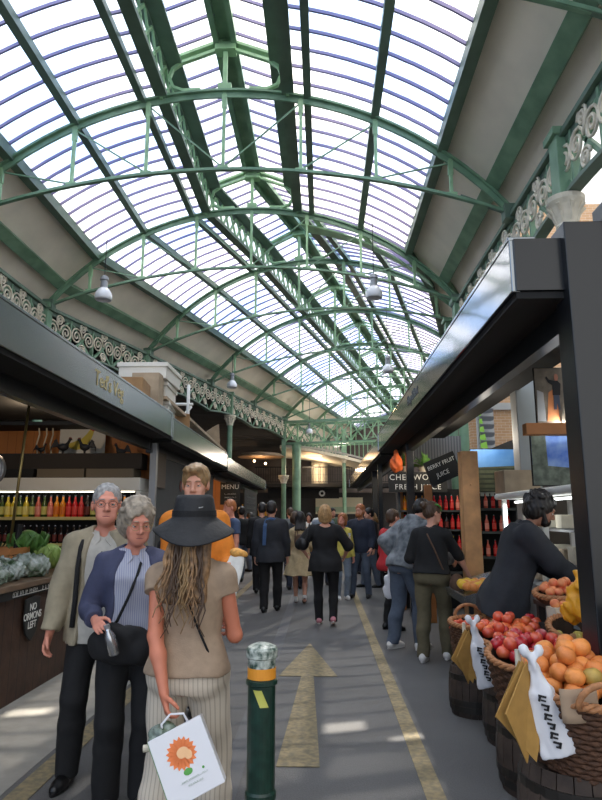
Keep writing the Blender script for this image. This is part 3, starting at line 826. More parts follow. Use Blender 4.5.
# pale green gusset sheet behind the bend truss
b = MB(); P = []
for q in (.10, .26):
    P.append([SP(4, u, zc_(u, -.16), q) for u in np.linspace(1.0, 3.9, 12)])
b.grid(P); tag(b.build('bend_flashing', MAT['green_light'], solid=.03), 'pale green curved sheet just behind the truss where the roof bends', 'flashing')
# ------------------------------------------------------------------ scroll girders
def spiral(b, M, r, turns=2.1, w=.018, sg=1, n=26):
    pts = []
    for k in range(n):
        q = k/(n-1); a = q*turns*2*PI; rr = r*(1-q*.88)
        pts.append(M @ V((sg*rr*math.cos(a), 0, rr*math.sin(a))))
    b.tube(pts, w, 5)
def girder(i, sg, lab, deep=.92, ext=0.):
    p0 = SP(i, sg*(U+.04), 0); p1 = SP(i+1, sg*(U+.04), 0)
    L_ = (p1-p0).length; ang = math.atan2((p1-p0).y, (p1-p0).x)
    t = thing('scroll_girder', lab, 'girder', (p0.x, p0.y, 0), ang, 'scrollwork girders under the roof edge')
    zt = 6.10; zb = zt-deep
    f = MB(); f.box((L_/2, 0, zt), (L_, .2, .07)); f.box((L_/2, 0, zt-.07), (L_, .06, .10))
    def bot(x): return zb+.16*math.sin(PI*min(1, max(0, x/L_)))
    f.sweep([(x, 0, bot(x)) for x in np.linspace(0, L_, 13)], .16, .05, (0, 1, 0))
    f.build('flanges', MAT['green_dark'], t)
    n = 5; s = L_/n; w = MB(); sc = MB()
    for j in range(n):
        x = (j+.5)*s
        w.beam((j*s+.03, 0, bot(j*s)), ((j+1)*s-.03, 0, zt-.05), .05, .06); w.beam((j*s+.03, 0, zt-.05), ((j+1)*s-.03, 0, bot((j+1)*s)), .05, .06)
        if j: w.beam((j*s, 0, bot(j*s)), (j*s, 0, zt-.05), .05, .09)
        for qx, qz, r, g in ((-.22, .03, .21, 1), (.22, .03, .21, -1), (0, .27, .13, 1), (0, -.25, .13, -1)):
            spiral(sc, Matrix.Translation((x+qx*s/.8, .05*sg, (zt+bot(x))/2+qz)), r, sg=g, w=.021)
    w.build('cross_bars', MAT['green'], t); sc.build('scrollwork', MAT['scroll'], t, smooth=True)
    return t
for i in range(1, 11):
    girder(i, -1, 'scrollwork girder bay on the left side, %s' % ['hidden by the stall canopy', 'above the left canopy at the photo edge', 'ending at the column above the lettered canopy', 'beside the white boxes on the canopy', 'behind the stacked white boxes', 'fifth along the left arcade', 'sixth along the left arcade', 'reaching the cross bridge', 'beyond the cross bridge', 'farthest on the left'][i-1])
for i in range(1, 11):
    girder(i, 1, 'scrollwork girder bay on the right side, %s' % ['above the black post at the photo edge', 'carried by the near cream capital', 'just behind the near cream capital', 'ending at the bend', 'at the bend of the hall', 'second beyond the bend', 'third beyond the bend', 'fourth beyond the bend', 'fifth beyond the bend', 'farthest on the right'][i-1])
def column(p, lab, ztop=5.27, cap=True, zc=None, r=.105, sides=20):
    t = thing('iron_column', lab, 'column', (p[0], p[1], 0), 0, 'iron columns carrying the girders')
    b = MB(); zc = zc or ztop-.33
    b.lathe([(r*1.7, 0.0), (r*1.7, .18), (r*1.25, .25), (r*1.05, .5), (r, .6), (r*.95, zc)], n=sides); b.build('shaft', MAT['green'], t, smooth=False)
    if cap:
        b = MB(); b.lathe([(r*1.05, zc-.03), (r*1.25, zc), (r*1.15, zc+.03), (r*1.3, zc+.10), (r*1.75, zc+.24), (r*2.1, zc+.30), (r*2.15, zc+.36)], n=24)
        for k in range(8):
            a = 2*PI*k/8; b.tube([(r*1.2*math.cos(a), r*1.2*math.sin(a), zc+.05), (r*1.5*math.cos(a), r*1.5*math.sin(a), zc+.17), (r*2.1*math.cos(a), r*2.1*math.sin(a), zc+.25)], [.012, .02, .026], 6)
        b.build('capital', MAT['cream'], t, smooth=False)
    b = MB(); b.box((0, 0, (zc+.36+6.1)/2), (.20, .26, 6.1-zc-.36)); b.box((0, 0, 6.14), (.3, .34, .1)); b.build('post_head', MAT['green'], t, bevel=.01)
    return t
column((2.96, 7.05), 'iron column with large cream capital rising behind the black stall post')
column((2.96, 13.0), 'green iron column behind the right stall, nearer of the pair')
column((3.05, 14.4), 'green iron column behind the right stall, farther of the pair')
def LE(k): return SP(k, -(U+.04), 0)
column(LE(4)[:2], 'green column head rising over the lettered left canopy')
column(LE(5)[:2], 'green column with cream capital beside the white boxes on the canopy')
q = LE(6).lerp(LE(7), .45); column(q[:2], 'green column with cream capital above the second left canopy')
column(LE(8)[:2], 'slim green column with low cream capital at the end of the left stalls', zc=3.1, r=.12)
q = LE(8); b = MB(); b.lathe([(.2, 0), (.2, 3.9), (.22, 4.9)], n=20, c=(q.x+.62, q.y-.3, 0)); tag(b.build('drain_pipe', MAT['green'], smooth=False), 'thick plain green pipe standing beside the slim column', 'pipe')
column((1.15, 33.5), 'distant green column under the cross bridge', zc=4.4)
# cross bridge
p0 = SP(8, -U, 0); p1 = SP(8, U*1.0, 0); L_ = (p1-p0).length; ang = math.atan2((p1-p0).y, (p1-p0).x)
t = thing('cross_bridge', 'green lattice bridge girder crossing the hall above the far shoppers', 'girder', (p0.x, p0.y, 0), 0)
t.rotation_euler = (0, 0, ang)
f = MB(); f.box((L_/2, 0, 6.0), (L_, .2, .12)); f.box((L_/2, 0, 4.95), (L_, .2, .12)); f.box((L_/2, .9, 6.0), (L_, .1, .1)); f.box((L_/2, .9, 4.95), (L_, .1, .1)); f.build('flanges', MAT['green'], t)
la = MB(); n = 14
for j in range(n):
    for (za, zb) in ((4.98, 5.96), (5.96, 4.98)): la.beam((j*L_/n, 0, za), ((j+1)*L_/n, 0, zb), .05, .05)
    la.beam((j*L_/n, 0, 4.98), (j*L_/n, 0, 5.96), .07, .07)
la.build('lattice', MAT['green_light'], t)
t = thing('spandrel_bracket', 'green fan bracket with pale rim arching from the slim column under the bridge', 'bracket', (p0.x, p0.y, 0), R(-20))
f = MB(); pts = [(x, 0, 4.85-.95*(x/4.6)**1.6) for x in np.linspace(0.1, 4.6, 12)]; f.sweep(pts, .12, .08, (0, 1, 0)); f.build('rim', MAT['cream'], t)
la = MB(); la.beam((.1, .05, 4.9), (4.6, .05, 4.9), .04, .05)
for x in np.linspace(.2, 4.5, 22): la.beam((x, .05, 4.90), (x, .05, 4.85-.95*(x/4.6)**1.6), .03, .05)
la.build('balusters', MAT['green_light'], t)
# ------------------------------------------------------------------ pendant lamps
def lamp(p, lab, top):
    t = thing('pendant_lamp', lab, 'lamp', p, 0, 'glass pendant lamps under the trusses')
    b = MB(); b.lathe([(.045, .36), (.075, .34), (.09, .27), (.07, .245), (.075, .12), (.085, .08)], n=18); b.build('housing', MAT['grey_metal'], t, smooth=False)
    b = MB(); b.lathe([(.075, .10), (.12, .06), (.165, -.02), (.175, -.10), (.16, -.15), (.15, -.155), (.155, -.10), (.145, -.02)], n=22); b.build('shade', MAT['lamp_glass'], t, smooth=True)
    b = MB(); b.tube([(0, 0, .35), (0, 0, top-p[2])], .009, 5); b.build('cord', MAT['black_matte'], t)
lamp((-4.41, 11.79, 5.98), 'large pendant lamp over the lettered left canopy', 7.2)
lamp((1.05, 11.87, 5.98), 'pendant lamp hanging near the right end of the bend truss', 7.5)
lamp((-3.06, 20.5, 5.98), 'pendant lamp above the stacked white boxes', 7.0)
lamp((2.0, 18.4, 5.98), 'pendant lamp beyond the bend on the right, above the black canopy', 8)
lamp((-.61, 29.2, 5.55), 'small globe lamp hanging in front of the bridge, left one', 7.2)
lamp((.70, 31.5, 5.15), 'small globe lamp hanging under the bridge, right one', 7.2)
lamp((-5.2, 27.0, 4.35), 'pendant lamp in the dark side hall beyond the arcade', 5.4)
# ------------------------------------------------------------------ ground and shells
g = MB(); g.box((0, 25, -.1), (60, 80, .2)); struct('floor', g, MAT['asphalt'])
def ground(name, lab, cat, polys, m, z=.003, group=None):
    b = MB()
    for p in polys:
        n = len(p); b.add([(x, y, z+q) for q in (0, .003) for x, y in p], [tuple(range(n)), tuple(range(n, 2*n))]+[(i, (i+1) % n, n+(i+1) % n, n+i) for i in range(n)])
    return tag(b.build(name, m), lab, cat, group)
ground('painted_arrow', 'worn yellow arrow painted on the road pointing up the street', 'road marking', [[(-.30, 4.18), (-.03, 4.18), (-.10, 6.4), (-.22, 6.4)], [(-.44, 6.40), (.13, 6.40), (-.17, 8.0)]], MAT['paint_yellow'])
ground('painted_line', 'worn yellow line along the right side of the road', 'road marking', [[(.555, 1), (.665, 1), (.68, 25), (.57, 25)]], MAT['paint_yellow'], group='yellow road lines')
ground('painted_line', 'worn yellow line along the left side of the road', 'road marking', [[(-1.76, 1), (-1.62, 1), (-1.62, 25), (-1.74, 25)]], MAT['paint_yellow'], group='yellow road lines')
b = MB(); b.box((-.62, 9, .0022), (.012, 14, .004)); b.box((-.50, 9, .0022), (.012, 14, .004)); b.box((-.56, 9, .001), (.12, 14, .0022)); tag(b.build('drain_channel', mat('drain', hexc(88, 88, 90), .6)), 'narrow metal drain channel beside the bollard', 'drain')
ground('concrete_strip', 'paler concrete strip of ground along the foot of the wooden counter', 'pavement', [[(-2.62, 3), (-1.80, 3), (-1.80, 14), (-2.62, 14)]], mat('concrete', hexc(150, 146, 138), .85, noise=.1, nscale=6), z=.0)
# bollard
t = thing('bollard', 'dark green iron bollard with orange band and chipped top', 'bollard', (-.26, 2.75, 0))
b = MB(); b.lathe([(.078, 0), (.078, .04), (.062, .06), (.060, .40), (.064, .41), (.064, .43), (.058, .44), (.058, .835), (.066, .84), (.066, .855), (.058, .86), (.058, .90)], n=28); b.build('shaft', MAT['bollard_green'], t, smooth=False)
b = MB(); b.lathe([(.0595, .862), (.0595, .905)], n=28); b.build('reflective_band', MAT['orange_band'], t)
b = MB(); b.lathe([(.058, .905), (.059, .94), (.066, .945), (.066, .975), (.06, .985), (.03, .998), (.001, 1.0)], n=28); b.build('cap', MAT['bollard_worn'], t)
b = MB(); b.grid([[(.0602*math.sin(a+q*.5), -.0602*math.cos(a+q*.5), .76+.065*(1-q)) for a in np.linspace(-.5, .1, 7)] for q in (0, 1)]); b.build('label', MAT['yellow_label'], t, solid=.002)
# left adjoining dark hall seen through the arcade
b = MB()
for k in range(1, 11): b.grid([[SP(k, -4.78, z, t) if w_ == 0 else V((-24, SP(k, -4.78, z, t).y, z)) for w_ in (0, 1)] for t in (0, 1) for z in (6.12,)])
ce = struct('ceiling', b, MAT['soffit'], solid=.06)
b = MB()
for k in range(44):
    y = 8+k*.9; xe = -6.6 if y < 15 else -6.6+(y-15)*.257
    b.box(((xe-22)/2, y, 6.0), (xe+22, .1, .16))
b.build('slats', mat('slat', hexc(112, 104, 96), .8), ce)
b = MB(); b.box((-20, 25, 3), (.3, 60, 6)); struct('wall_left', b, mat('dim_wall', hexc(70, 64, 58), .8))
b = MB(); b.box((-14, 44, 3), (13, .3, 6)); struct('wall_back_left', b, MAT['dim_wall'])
# ------------------------------------------------------------------ left stalls
def canopy(name, lab, x, y0, y1, zb, zt, m, sg, back, txt=None):
    t = thing(name, lab, 'canopy', (x, y0, 0))
    L_ = y1-y0
    b = MB(); b.box((0, L_/2, (zb+zt)/2), (.05, L_, zt-zb)); b.box((sg*.05, L_/2, zt), (.16, L_, .03)); b.box((0, L_-.02, (zb+zt)/2), (.07, .05, zt-zb+.03)); b.build('fascia', m, t, bevel=.006)
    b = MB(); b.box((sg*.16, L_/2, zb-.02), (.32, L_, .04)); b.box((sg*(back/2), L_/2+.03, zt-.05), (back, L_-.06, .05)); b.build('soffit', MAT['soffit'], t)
    b = MB(); b.box((sg*.34, L_/2, zb-.08), (.09, L_, .22)); b.build('inner_beam', MAT['black_paint'], t)
    b = MB(); b.box((sg*.15, .015, (zb+zt)/2), (.30, .06, zt-zb-.01)); b.build('end_plate', MAT['black_paint'], t)
    if txt:
        body, size, y, z, mm, ln = txt
        text('lettering', body, size, Matrix.Translation((-sg*.028, y-y0, z)) @ facing((0, 0, 0), (-sg, 0, 0)), mm, t, .003)
    return t
canopy('stall_canopy', 'dark grey left stall canopy lettered in pale gold, nearest the camera', -2.27, 1.5, 9.12, 2.70, 3.04, MAT['fascia_left'], -1, 3.0, ("Ted's Veg", .225, 6.35, 2.88, MAT['gold_letters'], 1))
canopy('stall_canopy', 'second glossy grey canopy on the left, carrying a plank with boxes', -2.27, 9.2, 14.6, 2.66, 2.98, MAT['fascia_left'], -1, 3.0)
canopy('stall_canopy', 'third and farthest glossy grey canopy on the left side', -2.27, 14.7, 24.5, 2.60, 2.90, MAT['fascia_left'], -1, 3.0)
# back shell of the left stalls
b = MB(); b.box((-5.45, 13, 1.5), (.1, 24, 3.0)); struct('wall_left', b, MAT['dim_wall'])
b = MB(); b.box((-4.0, 9.95, 1.5), (2.8, .08, 3.0)); struct('wall_back_left', b, MAT['orange_wall'])
# wooden counter
t = thing('stall_counter', 'dark brown planked wooden counter of the left vegetable stall', 'counter', (-2.6, 3.2, 0))
b = MB(); b.box((-.04, 2.6, .43), (.08, 5.2, .86)); b.box((-.55, .04, .43), (1.0, .08, .86)); b.box((-.55, 5.16, .43), (1.0, .08, .86)); b.build('planks', MAT['dark_wood'], t)
b = MB(); b.box((-.5, 2.6, .945), (1.12, 5.3, .05)); b.build('worktop', MAT['worktop'], t, bevel=.008)
b = MB(); b.box((.02, 2.6, .885), (.03, 5.2, .07)); b.build('rail', MAT['chalkboard'], t)
for y in (1.95, 2.22, 2.5, 2.75): pass
scribble('lettering', .75, .045, facing((.037, 2.42, .885), (1, 0, 0)), MAT['chalk'], t, 3)
t = thing('hanging_sign', 'small black shield sign with white hand lettering on the wooden counter', 'sign', (-2.575, 5.64, .645))
b = MB(); sh = [(-.135, .17), (0, .19), (.135, .17), (.14, -.02), (.09, -.13), (0, -.19), (-.09, -.13), (-.14, -.02)]
b.prism(sh, .016, Matrix.Rotation(PI/2, 4, 'Z') @ Matrix.Translation((0, -.008, 0))); b.build('board', MAT['chalkboard'], t, bevel=.003)
for i, (s_, z) in enumerate((('NO', .095), ('ORMONS', .02), ('LEFT', -.055))): text('lettering', s_, .085, facing((.011, 0, z), (1, 0, 0)), MAT['chalk'], t, .001, spacing=.9, bold=.001)
# leaning awning pole
b = MB(); b.tube([(-3.05, 6.2, .98), (-3.02, 6.2, 1.45)], .03, 10); tagp = b.build('pole_socket', MAT['black_matte'])
t = thing('awning_pole', 'thin brass coloured pole standing up from the vegetable counter', 'pole', (-3.10, 6.2, .97)); tagp.parent = t; tagp.location = (3.10, -6.2, -.97)
b = MB(); b.tube([(.0, 0, .3), (.075, 0, 1.70)], .014, 10); b.build('pole', MAT['brass'], t, smooth=True)
# hanging scale dial at the photo edge
t = thing('hanging_scale', 'round white dial of a hanging scale at the left photo edge', 'scale', (-4.0, 7.3, 2.08))
b = MB(); b.lathe([(.21, -.03), (.21, .03), (.19, .04), (.001, .04)], n=30, M=Matrix.Rotation(PI/2, 4, 'X')); b.build('case', MAT['grey_metal'], t)
b = MB(); b.lathe([(.185, .042), (.001, .043)], n=30, M=Matrix.Rotation(PI/2, 4, 'X')); b.build('dial', MAT['white_plastic'], t)
b = MB(); b.tube([(0, 0, .2), (0, 0, .62)], .008, 6); b.build('hook', MAT['steel'], t)
b = MB(); b.tube([(0, 0, -.2), (0, 0, -.34)], .008, 6); b.lathe([(.02, 0), (.16, .05), (.19, .09)], c=(0, 0, -.46), n=20); b.build('pan', MAT['steel'], t, solid=.003)
# drinks cooler with shelves
CX0, CX1, CY = -5.2, -2.70, 9.15
t = thing('drinks_cooler', 'open white drinks cooler with lit header and bottle shelves', 'shelf unit', ((CX0+CX1)/2, CY, 0))
W = CX1-CX0
b = MB(); b.box((0, .32, 2.0), (W, .66, .19)); b.build('header', MAT['white_paint'], t, bevel=.01)
for s_ in (-1, 1): b = MB(); b.box((s_*(W/2-.03), .32, .95), (.06, .62, 1.9)); b.build('side_panel', MAT['white_paint'], t)
b = MB(); b.box((0, .63, .95), (W-.12, .03, 1.9)); b.build('back_panel', MAT['black_matte'], t)
for z in (.35, .75, 1.12, 1.50):
    b = MB(); b.box((0, .33, z), (W-.13, .55, .02)); s_ = b.build('shelf', MAT['grey_metal'], t)
    b = MB(); b.box((0, .045, z), (W-.13, .012, .045)); b.build('price_rail', mat('rail', hexc(214, 196, 130), .5), s_)
b = MB(); b.tube([(-W/2+.1, .08, 1.89), (W/2-.1, .08, 1.89)], .012, 6); b.build('tube_light', mat('cooler_light', (1, 1, 1), emit=2.2, emitc=(1, .9, .7)), t)
def bottle(m, lm, h=.27, r=.034):
    t = thing('bottle', 'glass drinks bottle', 'bottle')
    b = MB(); b.lathe([(r*.9, 0), (r, .01), (r, h*.56), (r*.85, h*.64), (r*.4, h*.76), (r*.36, h*.96)], n=12); b.build('glass', m, t, smooth=True)
    b = MB(); b.lathe([(r*1.03, h*.14), (r*1.03, h*.5)], n=12); b.build('paper_label', lm, t)
    b = MB(); b.lathe([(r*.42, h*.94), (r*.42, h)], n=10); b.build('cap', MAT['steel'], t)
    return t
cols = {'yellow': ((235, 205, 60), (245, 225, 130)), 'red': ((205, 30, 34), (226, 70, 60)), 'orange': ((240, 150, 30), (230, 120, 30)), 'green': ((60, 84, 30), (214, 204, 110)), 'pink': ((222, 110, 90), (240, 150, 130)), 'dark': ((40, 26, 24), (110, 44, 36))}
proto = {}
for k, (a, c) in cols.items():
    proto[k] = bottle(mat('juice_'+k, hexc(*a), .15, spec=.7), mat('label_'+k, hexc(*c), .6)); proto[k]['_used'] = 0
seq = ['green', 'yellow', 'yellow', 'green', 'yellow', 'green', 'pink', 'green', 'pink', 'orange', 'orange', 'red', 'red', 'red', 'dark', 'green', 'yellow', 'red', 'dark', 'green', 'orange', 'red', 'yellow', 'dark', 'dark']
def put_bottle(k, p, lab, grp, sc=1.):
    o = proto[k]
    if o['_used']: o = copy_tree(o)
    else: o['_used'] = 1
    o.location = p; o.scale = (sc,)*3; o['label'] = lab; o['group'] = grp
    return o
x = CX0+.38
for i, k in enumerate(seq):
    put_bottle(k, (x, CY+.13, 1.51), '%s bottle in the bright row on the upper shelf of the left drinks cooler' % {'dark': 'dark brown'}.get(k, k), '%s bottles on the upper cooler shelf' % k, 1.22); x += .093
x = CX0+.38
for i in range(24):
    put_bottle('dark', (x, CY+.13, 1.13), 'dark bottle in the dim row on the second shelf of the left drinks cooler', 'dark bottles on the second cooler shelf', 1.); x += .093
# crates, ornaments and poster above the cooler
for i, (x, w) in enumerate(((-4.75, .8), (-3.95, .75), (-3.2, .75))):
    t = thing('storage_crate', ['dark slatted crate on top of the cooler, left one', 'pale fronted crate on the cooler below the rooster picture', 'pale fronted crate on the cooler near its right end'][i], 'crate', (x, 9.45, 2.10))
    b = MB(); b.box((0, 0, .07), (w-.03, .4, .13)); b.build('front', MAT['black_matte'] if i == 0 else mat('crate_front', hexc(110, 100, 86), .8), t, bevel=.005)
b = MB(); b.box((-3.9, 9.5, 2.36), (2.3, .3, .24)); tag(b.build('display_trough', mat('trough', hexc(48, 42, 38), .8), bevel=.01), 'long dark trough holding rooster ornaments on the crates', 'trough')
t = thing('rooster_poster', 'white hanging poster printed with a yellow and red rooster', 'poster', (-3.84, 9.75, 2.72))
b = MB(); b.box((0, 0, .0), (.74, .012, .62)); b.build('sheet', MAT['white_paint'], t)
b = MB()
body = [(-.22, -.12), (-.12, -.16), (.0, -.15), (.08, -.06), (.14, .08), (.20, .16), (.26, .17), (.21, .12), (.16, .0), (.10, -.12), (.02, -.2), (-.1, -.2)]
b.prism([(-.24, -.05), (-.14, -.02), (-.02, .02), (.06, .10), (.12, .18), (.19, .20), (.17, .10), (.12, -.02), (.04, -.12), (-.08, -.15), (-.18, -.13)], .004, Matrix.Translation((0, -.012, 0))); b.build('printed_rooster', mat('print_yellow', hexc(222, 206, 96), .7), t)
b = MB(); b.prism([(.10, .19), (.12, .25), (.16, .235), (.19, .26), (.22, .22), (.22, .17), (.17, .15)], .005, Matrix.Translation((0, -.014, 0))); b.build('printed_comb', mat('print_red', hexc(200, 50, 60), .7), t)
def rooster(p, lab, s=1., rz=0., pale=False):
    s *= .72; t = thing('rooster_ornament', lab, 'ornament', p, rz, 'dark rooster ornaments on the trough'); mm = mat('dark_iron', hexc(34, 36, 40), .5, metal=.3)
    F = Field([-.25*s, -.1*s, 0], [.25*s, .1*s, .36*s], .008)
    F.ell((0, 0, .12*s), (.10*s, .055*s, .065*s)); F.cone((.06*s, 0, .15*s), (.11*s, 0, .25*s), .035*s, .022*s); F.ell((.12*s, 0, .27*s), (.028*s, .02*s, .024*s)); F.cone((.14*s, 0, .268*s), (.17*s, 0, .258*s), .01*s, .004*s, .005)
    F.cone((0, 0, .0), (0, 0, .08*s), .02*s, .02*s)
    for a in range(5): F.cone((-.08*s, 0, .14*s), (-.13*s-.02*s*a, 0, (.26-.035*a)*s), .02*s, .012*s, .01); F.cone((-.13*s-.02*s*a, 0, (.26-.035*a)*s), (-.19*s-.01*s*a, 0, (.22-.06*a)*s), .012*s, .005*s, .006)
    F.build('body', mm, t)
    b = MB(); b.prism([(.09*s, .28*s), (.10*s, .315*s), (.115*s, .295*s), (.125*s, .32*s), (.138*s, .295*s), (.15*s, .30*s), (.145*s, .275*s)], .01, Matrix.Translation((0, -.005, 0))); b.build('comb', mat('print_dark_red', hexc(110, 30, 30), .6), t)
rooster((-4.35, 9.42, 2.48), 'small dark rooster ornament standing left of the poster', .75)
rooster((-4.0, 9.40, 2.48), 'black rooster ornament in front of the poster edge', 1.15, .2)
rooster((-3.66, 9.40, 2.48), 'black rooster ornament with curling tail right of centre', 1.1, PI)
rooster((-3.1, 9.42, 2.42), 'dark hen ornament with long tail at the right end of the trough', 1., PI)
b = MB()
for x in (-4.5, -4.38, -4.28):
    b.tube([(x, 9.6, 3.0), (x+.02, 9.6, 2.8), (x-.015, 9.6, 2.65), (x+.01, 9.6, 2.5)], .012, 6)
tag(b.build('garlic_strings', MAT['cream']), 'pale strings hanging beside the rooster poster', 'strings')
# vegetables on the counter
b = MB()
rr = random.Random(11)
def veg_bag(p, s, lab):
    F = Field([p[0]-s*1.6, p[1]-s*1.6, p[2]], [p[0]+s*1.6, p[1]+s*1.6, p[2]+s*2.0], .012)
    for q in range(9): F.ell((p[0]+rr.uniform(-.6, .6)*s, p[1]+rr.uniform(-.6, .6)*s, p[2]+s*rr.uniform(.3, .85)), [s*rr.uniform(.35, .6) for _ in range(3)], None, .05)
    F.folds(.014, 75, rr.random()*9); F.folds(.008, 140, rr.random()*9); F.plane((0, 0, p[2]+.002), (0, 0, -1))
    o = F.build('salad_bag', MAT['film'], None); tag(o, lab, 'bag', 'clear salad bags on the counter'); return o
for i, (x, y) in enumerate(((-2.80, 4.75), (-2.78, 5.12), (-2.80, 5.5), (-2.76, 5.86))): veg_bag((x, y, .97), .16, ['clear crinkled salad bag at the photo edge of the counter', 'clear crinkled salad bag, second from the photo edge', 'clear crinkled salad bag behind the shield sign', 'clear crinkled salad bag nearest the green cabbages'][i])
def cabbage(p, s, lab, m, grp='green vegetables on the counter'):
    t = thing('cabbage', lab, 'cabbage', p, rr.random()*6, grp)
    F = Field([-s*1.1]*2+[0], [s*1.1]*2+[s*2.1], .008); F.ell((0, 0, s*.95), (s*.8, s*.8, s*.85)); F.build('heart', MAT[m], t)
    b = MB()
    for k in range(9):
        a = k*2.4; tilt = .5+.1*(k % 3); M = Matrix.Rotation(a, 4, 'Z') @ Matrix.Translation((s*.35, 0, s*.25)) @ Matrix.Rotation(tilt, 4, 'Y')
        b.grid([[M @ V((s*.25*math.sin(v*PI)*1.0+.02*math.sin(u*14), (u-.5)*s*1.5*math.sin((v*.8+.2)*PI*.9), v*s*1.6)) for u in np.linspace(0, 1, 8)] for v in np.linspace(0, 1, 8)])
    b.build('outer_leaves', MAT['leaf'] if m != 'leaf_pale' else MAT['leaf_pale'], t, smooth=True, solid=.004)
cabbage((-3.0, 6.35, 1.14), .14, 'round green cabbage perched highest on the heap', 'leaf'); cabbage((-2.80, 6.45, .98), .15, 'pale green cabbage below the topmost one', 'leaf_pale'); cabbage((-2.72, 6.8, .98), .15, 'pale green cabbage beside the man in the jacket', 'leaf_pale')
cabbage((-2.95, 6.12, .97), .11, 'small green cabbage tucked behind the last salad bag', 'leaf')
t = thing('vegetable_crate', 'thin wooden crate of vegetables tilted behind the salad bags', 'crate', (-3.15, 6.05, 1.0)); b = MB()
for z in (.04, .13, .2): b.box((0, -.2, z), (.45, .015, .06)); b.box((0, .2, z), (.45, .015, .06)); b.box((.22, 0, z), (.015, .4, .06)); b.box((-.22, 0, z), (.015, .4, .06))
b.box((0, 0, .02), (.45, .4, .015)); b.build('slats', MAT['timber_warm'], t)
for i, (x, y, s) in enumerate(((-3.05, 5.0, .20), (-3.2, 5.4, .22), (-3.25, 5.85, .22), (-3.4, 6.3, .24), (-3.3, 4.6, .2), (-3.5, 5.1, .24))):
    t = thing('leafy_greens', ['bunch of dark leafy greens at the photo edge', 'bunch of dark leafy greens behind the second salad bag', 'bunch of leafy greens beside the pole', 'bunch of dark greens behind the tilted crate', 'bunch of dark greens farthest left', 'bunch of dark greens at the back of the heap'][i], 'vegetables', (x, y, .97), 0, 'bunches of leafy greens')
    b = MB()
    for k in range(26):
        a = rr.uniform(0, 2*PI); ln = s*rr.uniform(.9, 1.6); tl = rr.uniform(.2, 1.0); w = s*rr.uniform(.2, .4)
        M = Matrix.Rotation(a, 4, 'Z') @ Matrix.Rotation(tl, 4, 'Y')
        b.grid([[M @ V((.35*w*math.cos(v*3+u*5)*.4, (u-.5)*w*2*math.sin(v*PI*.9+.15), v*ln)) for u in (0, .33, .66, 1)] for v in np.linspace(0, 1, 6)])
    b.build('leaves', MAT['leaf_dark' if i % 2 else 'leaf'], t, smooth=True)
# upright and grey partition of the second stall
b = MB(); b.box((-2.55, 9.3, 1.35), (.10, .10, 2.7)); tag(b.build('stall_post', MAT['grey_metal'], bevel=.006), 'grey metal post between the first and second left stalls', 'post')
b = MB(); b.box((-2.62, 12.2, 1.35), (.06, 5.0, 2.7)); struct('wall_left', b, MAT['grey_wall'])
t = thing('round_notice', 'small round dull red notice on the grey partition', 'sign', (-2.585, 11.3, 2.07)); b = MB(); b.lathe([(.10, 0), (.10, .01), (.001, .012)], n=20, M=Matrix.Rotation(PI/2, 4, 'Y')); b.build('disc', mat('dull_red', hexc(120, 62, 58), .6), t); b = MB(); b.lathe([(.055, .0135), (.001, .0136)], n=20, M=Matrix.Rotation(PI/2, 4, 'Y')); b.build('centre', mat('dull_pink', hexc(120, 100, 98), .6), t)
b = MB(); b.box((-2.58, 9.75, 2.25), (.03, .7, .55)); tag(b.build('notice_board', mat('brown_board', hexc(104, 92, 80), .8)), 'pale brown board on the partition beside the post', 'board')
b = MB(); b.box((-4.2, 19.1, 1.4), (3.0, .1, 2.8)); struct('wall_back_left', b, MAT['orange_wall'])
t = thing('menu_board', 'black board lettered MENU hanging in the orange lit stall', 'sign', (-2.45, 16.5, 2.14)); b = MB(); b.box((0, 0, 0), (.52, .03, .60)); b.build('board', MAT['chalkboard'], t)
text('lettering', 'MENU', .17, facing((0, -.018, .16), (0, -1, 0)), MAT['chalk'], t, .001)
for k in range(3): scribble('lettering', .30, .03, facing((0, -.018, -.02-.09*k), (0, -1, 0)), MAT['chalk'], t, k)
t = thing('chalk_board', 'tall black chalkboard of faint writing at the end of the left stalls', 'sign', (-2.45, 21.2, 1.75)); b = MB(); b.box((0, 0, 0), (.04, 3.6, 1.3)); b.build('board', MAT['chalkboard'], t)
for k in range(6): scribble('lettering', 2.6, .11, facing((.023, 0, .45-.18*k), (1, 0, 0)), mat('faint_chalk', hexc(120, 122, 120), .9), t, k+5)
def bulb(p, lab):
    t = thing('hanging_bulb', lab, 'lamp', p, 0, 'warm bulbs of the left stalls'); b = MB(); b.sphere((0, 0, 0), .055, 12); b.build('globe', MAT['bulb'], t, smooth=True)
    b = MB(); b.lathe([(.03, .05), (.03, .10)], n=10); b.tube([(0, 0, .1), (0, 0, .45)], .006, 5); b.build('holder', MAT['black_matte'], t)
bulb((-2.9, 15.6, 2.40), 'warm glowing bulb under the second left canopy'); bulb((-3.2, 29, 4.1), 'warm glowing bulb under the dish roof, left'); bulb((-2.7, 29.2, 4.0), 'warm glowing bulb under the dish roof, right')
b = MB(); b.lathe([(.0, .25), (.9, .14), (1.1, 0.02), (1.08, 0)], n=24, c=(-2.9, 29.2, 4.3)); tag(b.build('dish_roof', mat('dish', hexc(180, 150, 120), .5), solid=.03), 'shallow pinkish dish roof over two warm bulbs', 'roof')
